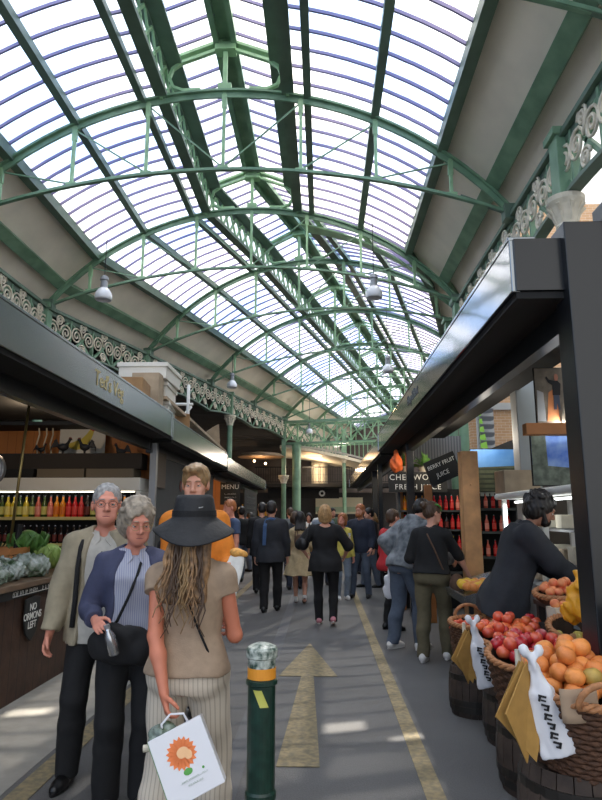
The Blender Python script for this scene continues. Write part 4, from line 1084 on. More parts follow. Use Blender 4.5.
# boxes on the left canopies
def carton(name, lab, p, d, m, rz=0., lid=True):
    t = thing(name, lab, 'box', p, rz)
    b = MB(); b.box((0, 0, d[2]/2), d); b.build('body', m, t, bevel=.008)
    if lid: b = MB(); b.box((0, 0, d[2]), (d[0]+.05, d[1]+.05, .07)); b.build('lid', m, t, bevel=.008)
    return t
ps = MAT['polystyrene']
carton('foam_box', 'white foam box, lowest of the stack on the left canopy', (-2.75, 9.95, 3.04), (.55, .8, .26), ps, .1)
carton('foam_box', 'white foam box in the middle of the canopy stack', (-2.76, 9.92, 3.34), (.55, .8, .26), ps, .05)
carton('foam_box', 'wide white foam box topping the canopy stack', (-2.80, 9.80, 3.64), (.75, .95, .22), ps, .0)
carton('cardboard_box', 'brown cardboard box on the canopy in front of the foam boxes', (-2.75, 8.55, 3.06), (.5, .62, .36), MAT['cardboard'], .1, False)
carton('cardboard_box', 'tall tan cardboard box beside the foam boxes', (-2.68, 9.25, 3.06), (.42, .3, .62), MAT['cardboard_pale'], 0, False)
carton('cardboard_box', 'low brown cardboard box behind the foam boxes', (-2.7, 11.0, 3.0), (.6, .8, .3), MAT['cardboard'], .2, False)
b = MB(); b.beam((-2.5, 9.4, 3.35), (-2.35, 14.5, 3.03), .16, .05); tag(b.build('roof_plank', MAT['cardboard_pale']), 'long pale plank lying along the second left canopy', 'plank')
t = thing('pipe_frame', 'white pipe frame standing on the second left canopy', 'frame', (-2.7, 12.2, 3.0)); b = MB(); b.tube([(0, 0, 0), (0, 0, 1.15)], .035, 8); b.tube([(-.5, 0, .75), (.1, 0, .75)], .03, 8); b.tube([(-.4, -.4, .0), (.0, .3, .75)], .03, 8); b.build('pipes', MAT['white_paint'], t, smooth=True)
b = MB(); b.grid([[(-2.3-.9*u, 13.6+.2*v, 3.0+.55*(1-v)*(1-u)+.02*math.sin(u*9)) for u in np.linspace(0, 1, 8)] for v in np.linspace(0, 1, 6)]); tag(b.build('folded_sheet', MAT['cardboard_pale'], solid=.02), 'tan folded card sheet propped on the left canopy', 'sheet')
# ------------------------------------------------------------------ far end of the street
b = MB(); b.box((0, 39, 1.5), (30, .4, 3.0)); struct('wall_back', b, mat('far_wall', hexc(44, 42, 42), .7))
b = MB(); b.box((0, 42, 6), (40, .3, 7)); struct('wall_back', b, mat('far_wall_upper', hexc(96, 84, 76), .8, noise=.3, nscale=1.2))
t = thing('wall_banner', 'long cream banner on the far wall above the crowd', 'banner', (1.0, 38.7, 2.2)); b = MB(); b.box((0, 0, 0), (2.9, .05, 1.0)); b.build('sheet', mat('banner', hexc(206, 200, 172), .7), t); b = MB(); b.box((0, -.03, -.22), (2.9, .02, .3)); b.build('green_stripe', mat('banner_stripe', hexc(160, 176, 150), .7), t)
t = thing('shop_sign', 'black sign band with a white ring emblem on the far wall', 'sign', (-1.2, 38.7, 2.95)); b = MB(); b.box((0, 0, 0), (4.4, .08, .62)); b.build('board', MAT['black_matte'], t); b = MB(); b.tube([(1.15+.14*math.cos(a), -.06, .14*math.sin(a)) for a in np.linspace(0, 2*PI, 24, endpoint=False)], .055, 6, closed=True); b.build('ring_emblem', MAT['chalk'], t)
b = MB(); b.box((0.3, 37.6, 3.35), (9, 2.4, .2)); tag(b.build('mezzanine', MAT['black_matte']), 'dark mezzanine floor over the far shop fronts', 'balcony')
t = thing('balcony_railing', 'dark railing along the far mezzanine', 'railing', (.3, 36.5, 3.45)); b = MB(); b.box((0, 0, .95), (8.6, .06, .06)); b.box((0, 0, .08), (8.6, .05, .05)); b.build('rails', MAT['black_matte'], t); b = MB()
b.box((0, 0, .5), (8.6, .012, .012))
for x in np.arange(-4.2, 4.3, .14): b.beam((x, 0, .05), (x, 0, .95), .025, .025)
b.build('balusters', MAT['black_matte'], t)
b = MB(); b.lathe([(.5, 0), (.5, 1.5), (.7, 2.0)], n=24, c=(-.2, 37.9, 3.45)); tag(b.build('round_kiosk', MAT['cream']), 'pale rounded drum structure on the far mezzanine', 'drum')
b = MB(); b.grid([[(-2.3+5.2*u, 33.2+5*v, 5.25-1.05*u**1.4-.1*v) for u in np.linspace(0, 1, 14)] for v in (0, 1)]); tag(b.build('curved_soffit', MAT['cream'], solid=.15), 'cream curved ceiling over the far mezzanine', 'ceiling')
t = thing('ceiling_glow_lamp', 'warm oval lamp fixed under the far curved ceiling', 'lamp', (-.5, 34, 4.85)); b = MB(); b.lathe([(.5, .0), (.45, -.1), (.001, -.14)], n=24); b.build('diffuser', mat('warm_diffuser', (1, .7, .45), emit=1.6, emitc=(1, .66, .4)), t, smooth=True)
# yellow shop notices behind the crowd
for i, (x, z) in enumerate(((-4.55, 1.95), (-3.55, 1.95))):
    b = MB(); b.box((x, 38.7, z), (.9, .03, .7)); tag(b.build('yellow_notice', mat('notice', hexc(230, 170, 40), .6, emit=.0)), ['yellow notice on the far wall, left one', 'yellow notice on the far wall, right one'][i], 'sign')
# ------------------------------------------------------------------ right stalls
canopy('stall_canopy', 'glossy black canopy box over the right fruit stall', 1.10, 3.37, 12.0, 2.77, 3.09, MAT['fascia'], 1, 1.25, ('Elsey & Bent', .17, 7.3, 2.94, MAT['faint_letters'], 1))
canopy('stall_canopy', 'farther black canopy box on the right side of the street', 1.13, 12.1, 26, 2.74, 3.06, MAT['fascia'], 1, 1.1)
def post(lab, c, d, m='black_paint'): b = MB(); b.box((c[0], c[1], d[2]/2), d); return tag(b.build('stall_post', MAT[m], bevel=.006), lab, 'post')
post('broad black post at the corner of the right fruit stall', (1.475, 3.40), (.22, .2, 3.16))
post('taller black post at the right photo edge', (1.74, 3.36), (.26, .24, 3.3))
post('slim black post under the right canopy by the juice sign', (1.42, 10.2), (.12, .12, 2.7))
post('slim black post farthest along the right canopy', (1.36, 16.4), (.14, .12, 2.7))
post('slim black post of the right canopy beside the bearded shopper', (1.30, 14.2), (.10, .10, 2.7))
b = MB(); b.box((1.60, 3.16, .54), (.36, .26, 1.08)); tag(b.build('service_box', MAT['black_matte'], bevel=.02), 'black service box at the foot of the corner post', 'box')
b = MB(); b.box((3.75, 14, 1.5), (.1, 22, 3.0)); struct('wall_right', b, MAT['dim_wall'])
# outside the hall on the right
b = MB(); b.box((8.0, 20.0, 6), (6.5, .3, 12)); bw = struct('wall_outer', b, MAT['brick'])
b = MB(); b.box((5.6, 19.78, 5.0), (3, .12, .22)); b.build('string_course', MAT['pale_wall'], bw)
t = thing('louvre_window', 'narrow window with pale slats and a painted lime green reflection seen above the poster', 'window', (4.85, 18.5, 4.4)); b = MB(); b.box((0, 0, 0), (.5, .1, 2.2)); b.build('frame', MAT['pale_wall'], t)
b = MB()
for k in range(9): b.box((.02, -.08, -.95+k*.24), (.44, .08, .15), (R(30), 0, .2))
b.build('slats', MAT['grey_metal'], t); b = MB(); b.add([(-.2, -.14, -.9), (.02, -.14, -.95), (-.2, -.14, .5)], [(0, 1, 2)]); b.build('lime_reflection', mat('lime', hexc(170, 235, 90), .5), t, solid=.01)  # green reflection in the window, put in as a flat lime triangle
b = MB(); b.box((7.6, 8, 4.0), (.2, 22, 8)); struct('wall_right', b, MAT['pale_wall'])
b = MB(); b.box((2.44, 7.5, 1.7), (.24, .24, 3.4)); tag(b.build('stone_pillar', mat('pillar', hexc(168, 172, 174), .7), bevel=.01), 'square pale grey pillar inside the right stall', 'pillar')
b = MB(); b.box((1.76, 7.6, 1.15), (.20, .2, 2.3)); b.box((1.76, 7.49, 1.9), (.02, .02, .02)); tag(b.build('timber_post', MAT['timber'], bevel=.006), 'pale timber post beside the juice stall', 'post')
b = MB(); b.box((1.60, 9.6, 1.0), (.11, .1, 2.0)); tag(b.build('timber_post', MAT['timber_warm'], bevel=.006), 'darker timber post under the slanting black sign', 'post')
b = MB(); b.box((1.33, 10.9, 1.1), (.10, .1, 2.3)); tag(b.build('timber_post', MAT['timber_warm'], bevel=.006), 'thin timber post left of the juice board', 'post')
def frame_picture(lab, p, d, rz, layers, name='picture_board'):
    t = thing(name, lab, 'poster', p, rz); b = MB(); b.box((0, .012, 0), (d[0], .02, d[1])); b.build('panel', MAT['black_matte'], t)
    for nm, poly, m in layers:
        b = MB(); b.prism([(x*d[0]/2, z*d[1]/2) for x, z in poly], .004, Matrix.Translation((0, -.004-.002*layers.index((nm, poly, m)), 0))); b.build(nm, m, t)
    return t
skyb = mat('print_sky', hexc(60, 118, 190), .6, c2=hexc(96, 150, 210), nscale=3); skyd = mat('print_cloud_sky', hexc(150, 180, 225), .6, c2=hexc(40, 96, 200), nscale=5)
fld = mat('print_field', hexc(74, 80, 60), .7, noise=.3, nscale=8, stripes=(2, 16, hexc(44, 52, 40), .4)); frs = mat('print_trees', hexc(104, 112, 98), .7, noise=.4, nscale=12)
frame_picture('landscape photo board with blue sky over dark vineyard rows', (2.22, 8.2, 2.12), (.58, .56), 0, [('printed_sky', [(-.97, .1), (.97, .2), (.97, .97), (-.97, .97)], skyb), ('printed_field', [(-.97, -.97), (.97, -.97), (.97, .2), (-.97, .12)], fld)])
frame_picture('landscape photo board with vivid blue cloudy sky behind the black post', (2.29, 6.2, 2.08), (.46, .52), 0, [('printed_sky', [(-.97, -.2), (.97, -.4), (.97, .97), (-.97, .97)], skyd), ('printed_ground', [(-.97, -.97), (.97, -.97), (.97, -.35), (-.97, -.2)], frs), ('printed_trees', [(-.97, -.97), (-.3, -.97), (-.35, .9), (-.97, .9)], frs)])
pt = frame_picture('photo board showing a man in a black jacket raising one arm', (2.27, 6.0, 2.68), (.40, .56), 0, [('printed_background', [(-.97, -.97), (.97, -.97), (.97, .97), (-.97, .97)], mat('print_grey', hexc(122, 112, 98), .7, noise=.3, nscale=9)), ('printed_path', [(-.5, -.9), (.1, -.9), (.0, .3), (-.35, .1)], mat('print_orange', hexc(196, 124, 74), .7)), ('printed_cloth', [(-.95, -.9), (-.55, -.9), (-.6, .1), (-.9, .2)], mat('print_pale', hexc(170, 170, 170), .7)),
  ('printed_legs', [(-0.138, -0.492), (-0.016, -0.492), (0.020, -0.240), (0.078, -0.492), (0.164, -0.492), (0.150, 0.048), (-0.124, 0.048)], mat('print_denim', hexc(70, 80, 100), .7)), ('printed_jacket', [(-0.160, 0.012), (0.200, 0.012), (0.250, 0.408), (0.106, 0.523), (-0.052, 0.516), (-0.304, 0.566), (-0.412, 0.682), (-0.470, 0.624), (-0.340, 0.466), (-0.138, 0.372)], mat('print_black', hexc(24, 24, 28), .7)), ('printed_head', [(-0.016, 0.523), (0.106, 0.523), (0.150, 0.638), (0.121, 0.739), (0.020, 0.768), (-0.038, 0.696), (-0.038, 0.595)], mat('print_skin', hexc(178, 120, 98), .7))])
b = MB(); b.box((2.22, 6.0, 2.35), (.55, .12, .11)); tag(b.build('timber_beam', MAT['timber_warm'], bevel=.006), 'orange timber beam under the photo of the man', 'beam')
carton('wooden_box', 'pale wooden box on the shelf in front of the landscape board', (2.26, 7.35, 1.79), (.42, .3, .26), MAT['cardboard_pale'], .1, False)
# juice boards
t = thing('sign_board', 'black board reading CHEGWORTH FRESH JUICE in thin white capitals', 'sign', (1.60, 10.6, 2.10)); b = MB(); b.box((0, 0, 0), (.98, .03, .34)); b.build('board', MAT['chalkboard'], t)
text('lettering', 'CHEGWORTH', .135, facing((0, -.018, .075), (0, -1, 0)), MAT['chalk'], t, .001, spacing=1.15); text('lettering', 'FRESH JUICE', .125, facing((0, -.018, -.085), (0, -1, 0)), MAT['chalk'], t, .001, spacing=1.15)
t = thing('sign_board', 'slanting black board with two lines of white capitals beside the timber post', 'sign', (1.72, 9.0, 2.20), R(-14)); t.rotation_euler = (0, R(-22), R(20)); b = MB(); b.box((0, 0, 0), (.52, .03, .36)); b.build('board', MAT['chalkboard'], t)
text('lettering', 'BERRY FRUIT', .082, facing((0, -.018, .08), (0, -1, 0)), MAT['chalk'], t, .001); text('lettering', 'JUICE', .09, facing((-.03, -.018, -.06), (0, -1, 0)), MAT['chalk'], t, .001)
b = MB()
F = Field([1.1, 10.4, 2.25], [1.5, 10.8, 2.7], .01); F.ell((1.25, 10.6, 2.40), (.11, .10, .14)); F.cone((1.25, 10.6, 2.5), (1.25, 10.6, 2.6), .05, .04); F.folds(.012, 50); tag(F.build('orange_bundle', mat('orange_cloth', hexc(235, 110, 50), .6), None), 'bright orange bundle sitting on top of the juice board', 'bundle')
for i, x in enumerate((1.45, 1.75)):
    t = thing('potted_plant', ['bushy green plant on the juice board next to the orange bundle', 'green plant on the juice board behind the slim post'][i], 'plant', (x, 10.75, 2.25)); b = MB(); b.lathe([(.08, 0), (.11, .12)], n=14); b.build('pot', MAT['cream'], t); b = MB()
    for k in range(50):
        a = rr.uniform(0, 2*PI); M = Matrix.Translation((0, 0, .1)) @ Matrix.Rotation(a, 4, 'Z') @ Matrix.Rotation(rr.uniform(.1, 1.4), 4, 'Y'); l_ = rr.uniform(.15, .3)
        b.add([M @ V(v) for v in ((0, 0, 0), (.0, .035, l_*.6), (.02, 0, l_), (0, -.035, l_*.6))], [(0, 1, 2, 3)])
    b.build('leaves', MAT['leaf'], t)
b = MB(); b.box((2.15, 12.2, 2.85), (1.1, .1, .45)); tag(b.build('corrugated_screen', mat('screen', hexc(120, 122, 126), .6, stripes=(0, 18, hexc(90, 92, 96), .5))), 'grey ribbed screen behind the right hand columns', 'screen')
# juice bottle shelves
def shelf(lab, p, w, zs, d=.3, h=2.0):
    t = thing('bottle_shelf', lab, 'shelf', p); b = MB(); b.box((0, d/2+.02, h/2), (w, .03, h)); b.build('back_panel', MAT['black_matte'], t)
    for z in zs: b = MB(); b.box((0, 0, z), (w, d, .03)); b.build('shelf', MAT['grey_wall'], t)
    for s_ in (-1, 1): b = MB(); b.box((s_*w/2, 0, h/2), (.04, d, h)); b.build('side_panel', MAT['grey_wall'], t)
    return t
shelf('dark shelf of juice bottles under the juice board', (1.85, 10.9, 0), 1.1, (.6, .95, 1.3, 1.62), h=2.0)
for z, kinds, w in ((1.635, ['orange', 'orange', 'orange', 'orange', 'pink', 'red', 'red', 'red', 'red', 'pink'], 'top'), (1.315, ['red', 'dark', 'red', 'dark', 'red', 'pink', 'red', 'dark', 'red', 'red'], 'middle'), (.965, ['yellow', 'green', 'yellow', 'dark', 'green', 'yellow', 'dark', 'green', 'yellow', 'red'], 'lower')):
    for i, k in enumerate(kinds): put_bottle(k, (1.40+.10*i, 10.82, z), '%s juice bottle on the %s shelf under the juice board' % (k if k != 'dark' else 'dark brown', w), '%s bottles on the %s juice shelf' % (k, w), .95)
shelf('pale edged shelf of red bottles right of the timber post', (2.22, 8.5, 0), .66, (1.0, 1.32, 1.62), h=1.9)
for z, w in ((1.335, 'middle'), (1.635, 'top'), (1.015, 'bottom')):
    for i in range(6): put_bottle(['red', 'red', 'pink', 'red', 'pink', 'red'][i], (1.97+.095*i, 8.42, z), '%s bottle on the %s shelf right of the timber post' % (['red', 'red', 'pink', 'red', 'pink', 'red'][i], w), '%s bottles on the %s shelf by the timber post' % (['red', 'red', 'pink', 'red', 'pink', 'red'][i], w), .8 if w != 'top' else .72)
b = MB()
for k in range(9): b.box((1.96+.065*k, 8.3, 1.86), (.045, .012, .14)); b.prism([(1.96+.065*k-.0225, 1.93), (1.96+.065*k+.0225, 1.93), (1.96+.065*k, 1.96)], .012, Matrix.Translation((0, 8.294, 0)))
b.box((2.22, 8.31, 1.84), (.6, .01, .03)); tag(b.build('picket_trim', MAT['white_paint']), 'small white picket fence trim on top of the bottle shelf', 'fence')
# deli cabinet
t = thing('deli_cabinet', 'white framed glazed deli cabinet with bright tube lights', 'display case', (2.37, 5.9, 0))
b = MB(); b.box((0, 0, .45), (.75, 2.4, .9)); b.build('base', MAT['grey_metal'], t, bevel=.01)
b = MB(); b.box((0, 0, 1.74), (.8, 2.4, .06)); b.tube([(-.42, -1.2, 1.74), (-.42, 1.2, 1.74)], .035, 10); b.build('top', MAT['white_paint'], t, bevel=.008)
for y in (-1.15, -.1, 1.15):
    for x in (-.36, .36): b = MB(); b.box((x, y, 1.32), (.045, .045, .85)); b.build('upright', MAT['white_paint'], t)
for z in (1.1, 1.4): b = MB(); b.box((.05, 0, z), (.6, 2.3, .02)); b.build('glass_shelf', MAT['grey_metal'], t)
for y in (-1.0, .0, 1.16): b = MB(); b.box((-.36 if y > 1 else -.33, y-.04, 1.44), (.03, .03, .42)); b.build('tube_light', MAT['tube'], t)
b = MB(); b.tube([(-.25, -1.1, 1.68), (-.25, 1.1, 1.68)], .012, 6); b.build('tube_light', MAT['tube'], t)
for i in range(10):
    y = 4.95+i*.23
    for z, q in ((.91, 0), (1.12, 1), (1.42, 2)):
        if q == 2 and i % 2: continue
        o = carton('packet', 'small %s packet on the %s level of the deli cabinet' % (['pale', 'tan'][(i+q) % 2], ['bottom', 'middle', 'top'][q]), (2.2, y-.1, z), (.16, .15, .12+.03*(i % 2)), [MAT['cream'], MAT['cardboard_pale']][(i+q) % 2], 0, False); o['group'] = '%s packets on the %s level of the deli cabinet' % (['pale', 'tan'][(i+q) % 2], ['bottom', 'middle', 'top'][q])
t = thing('cured_sausages', 'rack of dark cured goods hanging at the back of the deli', 'food rack', (3.1, 6.0, 0)); b = MB(); b.tube([(0, -1.2, 1.95), (0, 1.2, 1.95)], .012, 6); b.build('rail', MAT['steel'], t)
b = MB()
for k in range(14): y = -1.1+k*.17; b.tube([(0, y, 1.94), (0, y, 1.85), (0, y+.01, 1.8), (0, y, 1.55), (0, y, 1.5)], [.004, .012, .035, .04, .012], 8)
b.build('sausages', mat('sausage', hexc(110, 60, 44), .6), t, smooth=True)
carton('pale_packets', 'pale packet lying on top of the deli cabinet near the black post', (2.3, 5.1, 1.78), (.25, .18, .09), MAT['white_plastic'], .3, False)
# tilted fruit display beside the woman in black
t = thing('fruit_display', 'steel edged sloping display tray of yellow fruit', 'display', (1.62, 6.7, 0)); M = Matrix.Translation((0, 0, .78)) @ Matrix.Rotation(R(-14), 4, 'Y')
b = MB(); b.box((0, 0, 0), (.55, 1.1, .03), M=M); b.box((-.28, 0, .03), (.02, 1.1, .09), M=M); b.box((.28, 0, .03), (.02, 1.1, .09), M=M); b.box((0, -.55, .03), (.55, .02, .09), M=M); b.box((0, .55, .03), (.55, .02, .09), M=M); b.build('tray', MAT['steel'], t)
for x in (-.22, .22):
    for y in (-.5, .5): b = MB(); b.box((x, y, .36), (.04, .04, .72)); b.build('leg', MAT['black_matte'], t)
# ------------------------------------------------------------------ baskets of fruit
def basket(lab, p, rx, ry, h, tilt=(0, 0), handle=False, light=False, cat='basket'):
    t = thing('wicker_basket', lab, cat, p); t.rotation_euler = (R(tilt[0]), R(tilt[1]), 0)
    b = MB(); n = 44; rows = 15
    for j in range(rows):
        z = .02+(h-.04)*j/(rows-1); f = .80+.20*(j/(rows-1))**.8
        pts = [V(((rx*f+.007*(-1)**(k+j))*math.cos(2*PI*k/n), (ry*f+.007*(-1)**(k+j))*math.sin(2*PI*k/n), z)) for k in range(n)]
        b.tube(pts, h/rows*.52, 6, closed=True)
    b.build('weave', MAT['wicker'], t, smooth=True)
    b = MB(); b.lathe([(.001, .02), (.78, .02), (.80, .03)], n=24, ell=(rx, ry)); b.lathe([(.78, .02), (.95, h)], n=24, ell=(rx*.97, ry*.97), cap=False); b.build('lining', mat('dark_lining', hexc(50, 36, 26), .9), t)
    b = MB()
    for q in range(3):
        pts = [V(((rx*1.01+.014*math.cos(k*1.3+q*2.1))*math.cos(2*PI*k/60), (ry*1.01+.014*math.cos(k*1.3+q*2.1))*math.sin(2*PI*k/60), h+.012*math.sin(k*1.3+q*2.1))) for k in range(60)]
        b.tube(pts, .011, 6, closed=True)
    b.build('rim', MAT['wicker_light'], t, smooth=True)
    if handle:
        for s_ in handle:
            b = MB(); pts = [V((.0+.11*math.cos(a), s_*ry*1.0, h+.10*math.sin(a))) for a in np.linspace(0, PI, 12)]; b.tube(pts, .014, 7); b.build('handle', MAT['wicker_light'], t, smooth=True)
    return t
def barrel(lab, p, r, h):
    t = thing('barrel', lab, 'barrel', (p[0], p[1], 0)); b = MB(); n = 22
    for k in range(n):
        a0 = 2*PI*(k+.03)/n; a1 = 2*PI*(k+.97)/n
        rows = []
        for z in np.linspace(0, h, 7):
            rr_ = r*(.88+.12*math.sin(PI*min(1, z/h*.9+.08))); rows.append([(rr_*math.cos(a), rr_*math.sin(a), z) for a in (a0, a1)])
        b.grid(rows)
    b.lathe([(.001, h-.02), (r*.86, h-.02)], n=22); b.build('staves', MAT['barrel_wood'], t, solid=.012)
    for z in (.06, h*.3, h*.8):
        b = MB(); q = r*(.88+.12*math.sin(PI*min(1, z/h*.9+.08)))+.008; b.lathe([(q, z-.02), (q, z+.02)], n=28); b.build('hoop', MAT['iron_hoop'], t, solid=.003)
barrel('weathered wooden barrel under the basket of oranges', (1.17, 3.18), .27, .42); barrel('weathered barrel under the basket of red apples', (1.27, 3.92), .27, .40); barrel('weathered barrel under the basket of mixed apples', (1.38, 4.68), .27, .38)
barrel('weathered barrel at the far end of the basket row', (1.20, 5.32), .20, .36)
basket('large wicker basket heaped with big oranges, nearest the camera', (1.17, 3.18, .43), .235, .30, .36, (10, 0), handle=(-1,))
basket('wicker basket of dark red apples, second in the row', (1.25, 3.92, .41), .26, .28, .33, (8, -4))
basket('wicker basket of mixed orange and red apples, third in the row', (1.36, 4.68, .39), .27, .28, .33, (8, -4))
basket('small round wicker basket with hoop handle, farthest in the row', (1.20, 5.30, .37), .18, .18, .32, (5, 0), handle=(1,))
barrel('weathered barrel under the basket of pears by the black post', (1.64, 4.22), .24, .46)
basket('wicker basket of pears beside the black post', (1.64, 4.22, .47), .21, .25, .36, (12, 0))
t = thing('fruit_stand', 'dark stand behind the baskets carrying the peach tray', 'stand', (1.80, 4.68, 0)); b = MB(); b.box((0, 0, .90), (.46, .44, .03)); b.build('top', MAT['dark_wood'], t)
for x in (-.19, .19):
    for y in (-.18, .18): b = MB(); b.box((x, y, .44), (.05, .05, .88)); b.build('leg', MAT['dark_wood'], t)
basket('shallow wicker tray heaped with small peaches on the dark stand', (1.72, 4.66, .92), .20, .17, .08, (8, -6))
def fruit(kind, r, m, sq=(1, 1, .92)):
    t = MB(); n = 14
    prof = []
    for i in range(n+1):
        a = PI*i/n; rr_ = r*math.sin(a); z = -r*math.cos(a)*sq[2]
        if kind != 'peach': z -= .16*r*math.exp(-(rr_/(.28*r))**2)*(1 if i > n/2 else -1)
        prof.append((max(rr_, .0003), z+r*sq[2]))
    if kind == 'pear': prof = [(max(.0003, r*s_), z*r) for s_, z in ((0, 0), (.55, .04), (.9, .35), (1, .8), (.88, 1.3), (.6, 1.8), (.42, 2.25), (.33, 2.6), (.2, 2.8), (0, 2.85))]
    t.cur = 0; t.lathe(prof, n=16)
    return t.build(kind, m, smooth=True)
def pile(proto_m, kind, r, c, rx, ry, z0, n, lab, grp, tilt=0., seed=1, wt=None):
    rd = random.Random(seed); pts = []; tries = 0
    lay = [(0., 1.), (r*1.35, .78), (r*2.6, .48)]
    protos = [fruit(kind, r, q) for q in proto_m]; used = [0]*len(protos)
    cand = []
    for li, (dz, f) in enumerate(lay):
        st = r*1.98; off = li*r
        ys = np.arange(-ry, ry+.001, st*.87)
        for jj, y in enumerate(ys):
            for x in np.arange(-rx, rx+.001, st):
                xx = x+(jj % 2)*st/2+off*.6+rd.uniform(-.12, .12)*r; yy = y+off*.5+rd.uniform(-.12, .12)*r
                if (xx/(rx*f))**2+(yy/(ry*f))**2 < 1: cand.append((li, xx, yy, dz+math.sin(R(tilt))*yy))
    lo_ = [q for q in cand if q[0] == 0]; hi_ = [q for q in cand if q[0] > 0]; rd.shuffle(hi_)
    hi_.sort(key=lambda q: q[0]); sel = (lo_+hi_)[:n]
    for q in sel:
        i = rd.choices(range(len(protos)), wt)[0]; o = protos[i]
        if used[i]: o = o.copy(); col.objects.link(o)
        used[i] += 1
        sc = rd.uniform(.93, 1.07)
        o.scale = (sc,)*3; o.location = (c[0]+q[1], c[1]+q[2], z0+q[3]); o.rotation_euler = (rd.uniform(-.5, .5), rd.uniform(-.5, .5), rd.uniform(0, 6)) if kind != 'pear' else (R(80), rd.uniform(-.4, .4), rd.uniform(0, 6))
        o['label'] = lab[i]; o['category'] = kind if kind != 'orange_fruit' else 'orange'; o['group'] = grp[i]
    for i, p_ in enumerate(protos):
        if not used[i]: bpy.data.objects.remove(p_)
og = [mat('orange_a', hexc(232, 146, 72), .45, noise=.12, nscale=16, bump=.25, bscale=160), mat('orange_b', hexc(214, 128, 62), .45, noise=.15, nscale=12, bump=.25, bscale=160), mat('orange_green', hexc(178, 148, 72), .5, noise=.18, nscale=10)]
pile(og, 'orange_fruit', .046, (1.17, 3.18), .205, .265, .735, 40, ['bright orange in the heap in the nearest basket', 'deeper orange in the heap in the nearest basket', 'greenish orange in the heap in the nearest basket'], ['bright oranges in the nearest basket', 'deeper oranges in the nearest basket', 'greenish oranges in the nearest basket'], tilt=10, seed=4, wt=[5, 5, .6])
rd_ = [mat('apple_red', hexc(196, 42, 50), .22, noise=.25, nscale=12, c2=hexc(150, 26, 36), spec=.7), mat('apple_crimson', hexc(160, 30, 44), .22, noise=.2, nscale=12, spec=.7), mat('apple_blush', hexc(232, 120, 74), .25, c2=hexc(206, 60, 52), nscale=9, spec=.7)]
pile(rd_, 'apple', .041, (1.25, 3.92), .235, .25, .705, 44, ['bright red apple in the second basket', 'crimson apple in the second basket', 'orange blushed apple in the second basket'], ['bright red apples in the second basket', 'crimson apples in the second basket', 'blushed apples in the second basket'], tilt=8, seed=5)
pile([rd_[2], mat('apple_orange', hexc(238, 140, 70), .3, c2=hexc(222, 92, 52), nscale=9, spec=.6), rd_[0]], 'apple', .040, (1.36, 4.68), .245, .25, .685, 46, ['blushed apple in the third basket', 'orange apple in the third basket', 'red apple in the third basket'], ['blushed apples in the third basket', 'orange apples in the third basket', 'red apples in the third basket'], tilt=8, seed=6)
pile([rd_[2]], 'apple', .038, (1.20, 5.30), .14, .14, .62, 14, ['blushed apple in the small far basket'], ['apples in the small far basket'], tilt=4, seed=7)
pile([mat('pear_brown', hexc(150, 106, 62), .5, noise=.2, nscale=14), mat('pear_green', hexc(176, 160, 72), .45, noise=.15, nscale=14)], 'pear', .033, (1.64, 4.22), .17, .2, .76, 14, ['brown pear in the basket by the black post', 'yellow green pear in the basket by the black post'], ['brown pears by the post', 'green pears by the post'], tilt=10, seed=8)
pile([mat('peach_a', hexc(238, 170, 104), .5, c2=hexc(216, 100, 72), nscale=10)], 'peach', .033, (1.72, 4.66), .165, .14, .985, 24, ['small peach heaped on the shallow wicker tray'], ['peaches on the shallow tray'], tilt=8, seed=9)
pile([mat('lemon_yellow', hexc(236, 190, 60), .4, noise=.1, nscale=10), og[0]], 'mango', .045, (1.62, 6.7), .22, .45, .80, 40, ['yellow fruit on the steel edged display tray', 'orange fruit on the steel edged display tray'], ['yellow fruit on the display tray', 'orange fruit on the display tray'], seed=10)
# tissue packet and price slate behind the baskets
t = thing('paper_punnet', 'upright pale paper punnet holding two peaches behind the red apples', 'punnet', (1.60, 4.45, .80), .2); b = MB(); b.box((0, 0, .06), (.12, .10, .12), taper=1.15); b.build('box', MAT['cream'], t)
for i, (x, z) in enumerate(((-.03, .15), (.03, .14))): o = fruit('peach', .034, MAT['peach_a']); o.location = (1.60+x, 4.45, .80+z-.04); tag(o, ['peach in the pale paper punnet, left one', 'peach in the pale paper punnet, right one'][i], 'peach')
b = MB(); b.box((1.60, 4.5, .40), (.2, .2, .8)); tag(b.build('fruit_plinth', MAT['black_matte']), 'dark plinth standing behind the apple baskets', 'plinth')
t = thing('price_slate', 'grey slate price card leaning behind the baskets', 'sign', (1.76, 4.40, .90)); t.rotation_euler = (R(-12), R(12), 0); b = MB(); b.box((0, 0, 0), (.17, .015, .26)); b.build('slate', mat('slate', hexc(84, 92, 98), .7), t); scribble('lettering', .12, .024, facing((0, -.009, .05), (0, -1, 0)), MAT['chalk'], t, 4); scribble('lettering', .08, .03, facing((0, -.009, -.02), (0, -1, 0)), MAT['chalk'], t, 5)
# yellow plastic bag
F = Field([1.36, 3.8, .8], [1.8, 4.25, 1.25], .009); F.cone((1.57, 4.0, 1.16), (1.57, 4.0, 1.10), .03, .05); F.cone((1.57, 4.0, 1.10), (1.56, 4.02, .98), .05, .10, flat=.7, fn=(0, 1, 0)); F.ell((1.60, 4.02, .95), (.11, .08, .07)); F.folds(.018, 42, 2); F.folds(.009, 95, 4)
tag(F.build('yellow_bag', MAT['tarp_yellow'], None), 'bright yellow plastic bag crumpled beside the black post', 'bag')
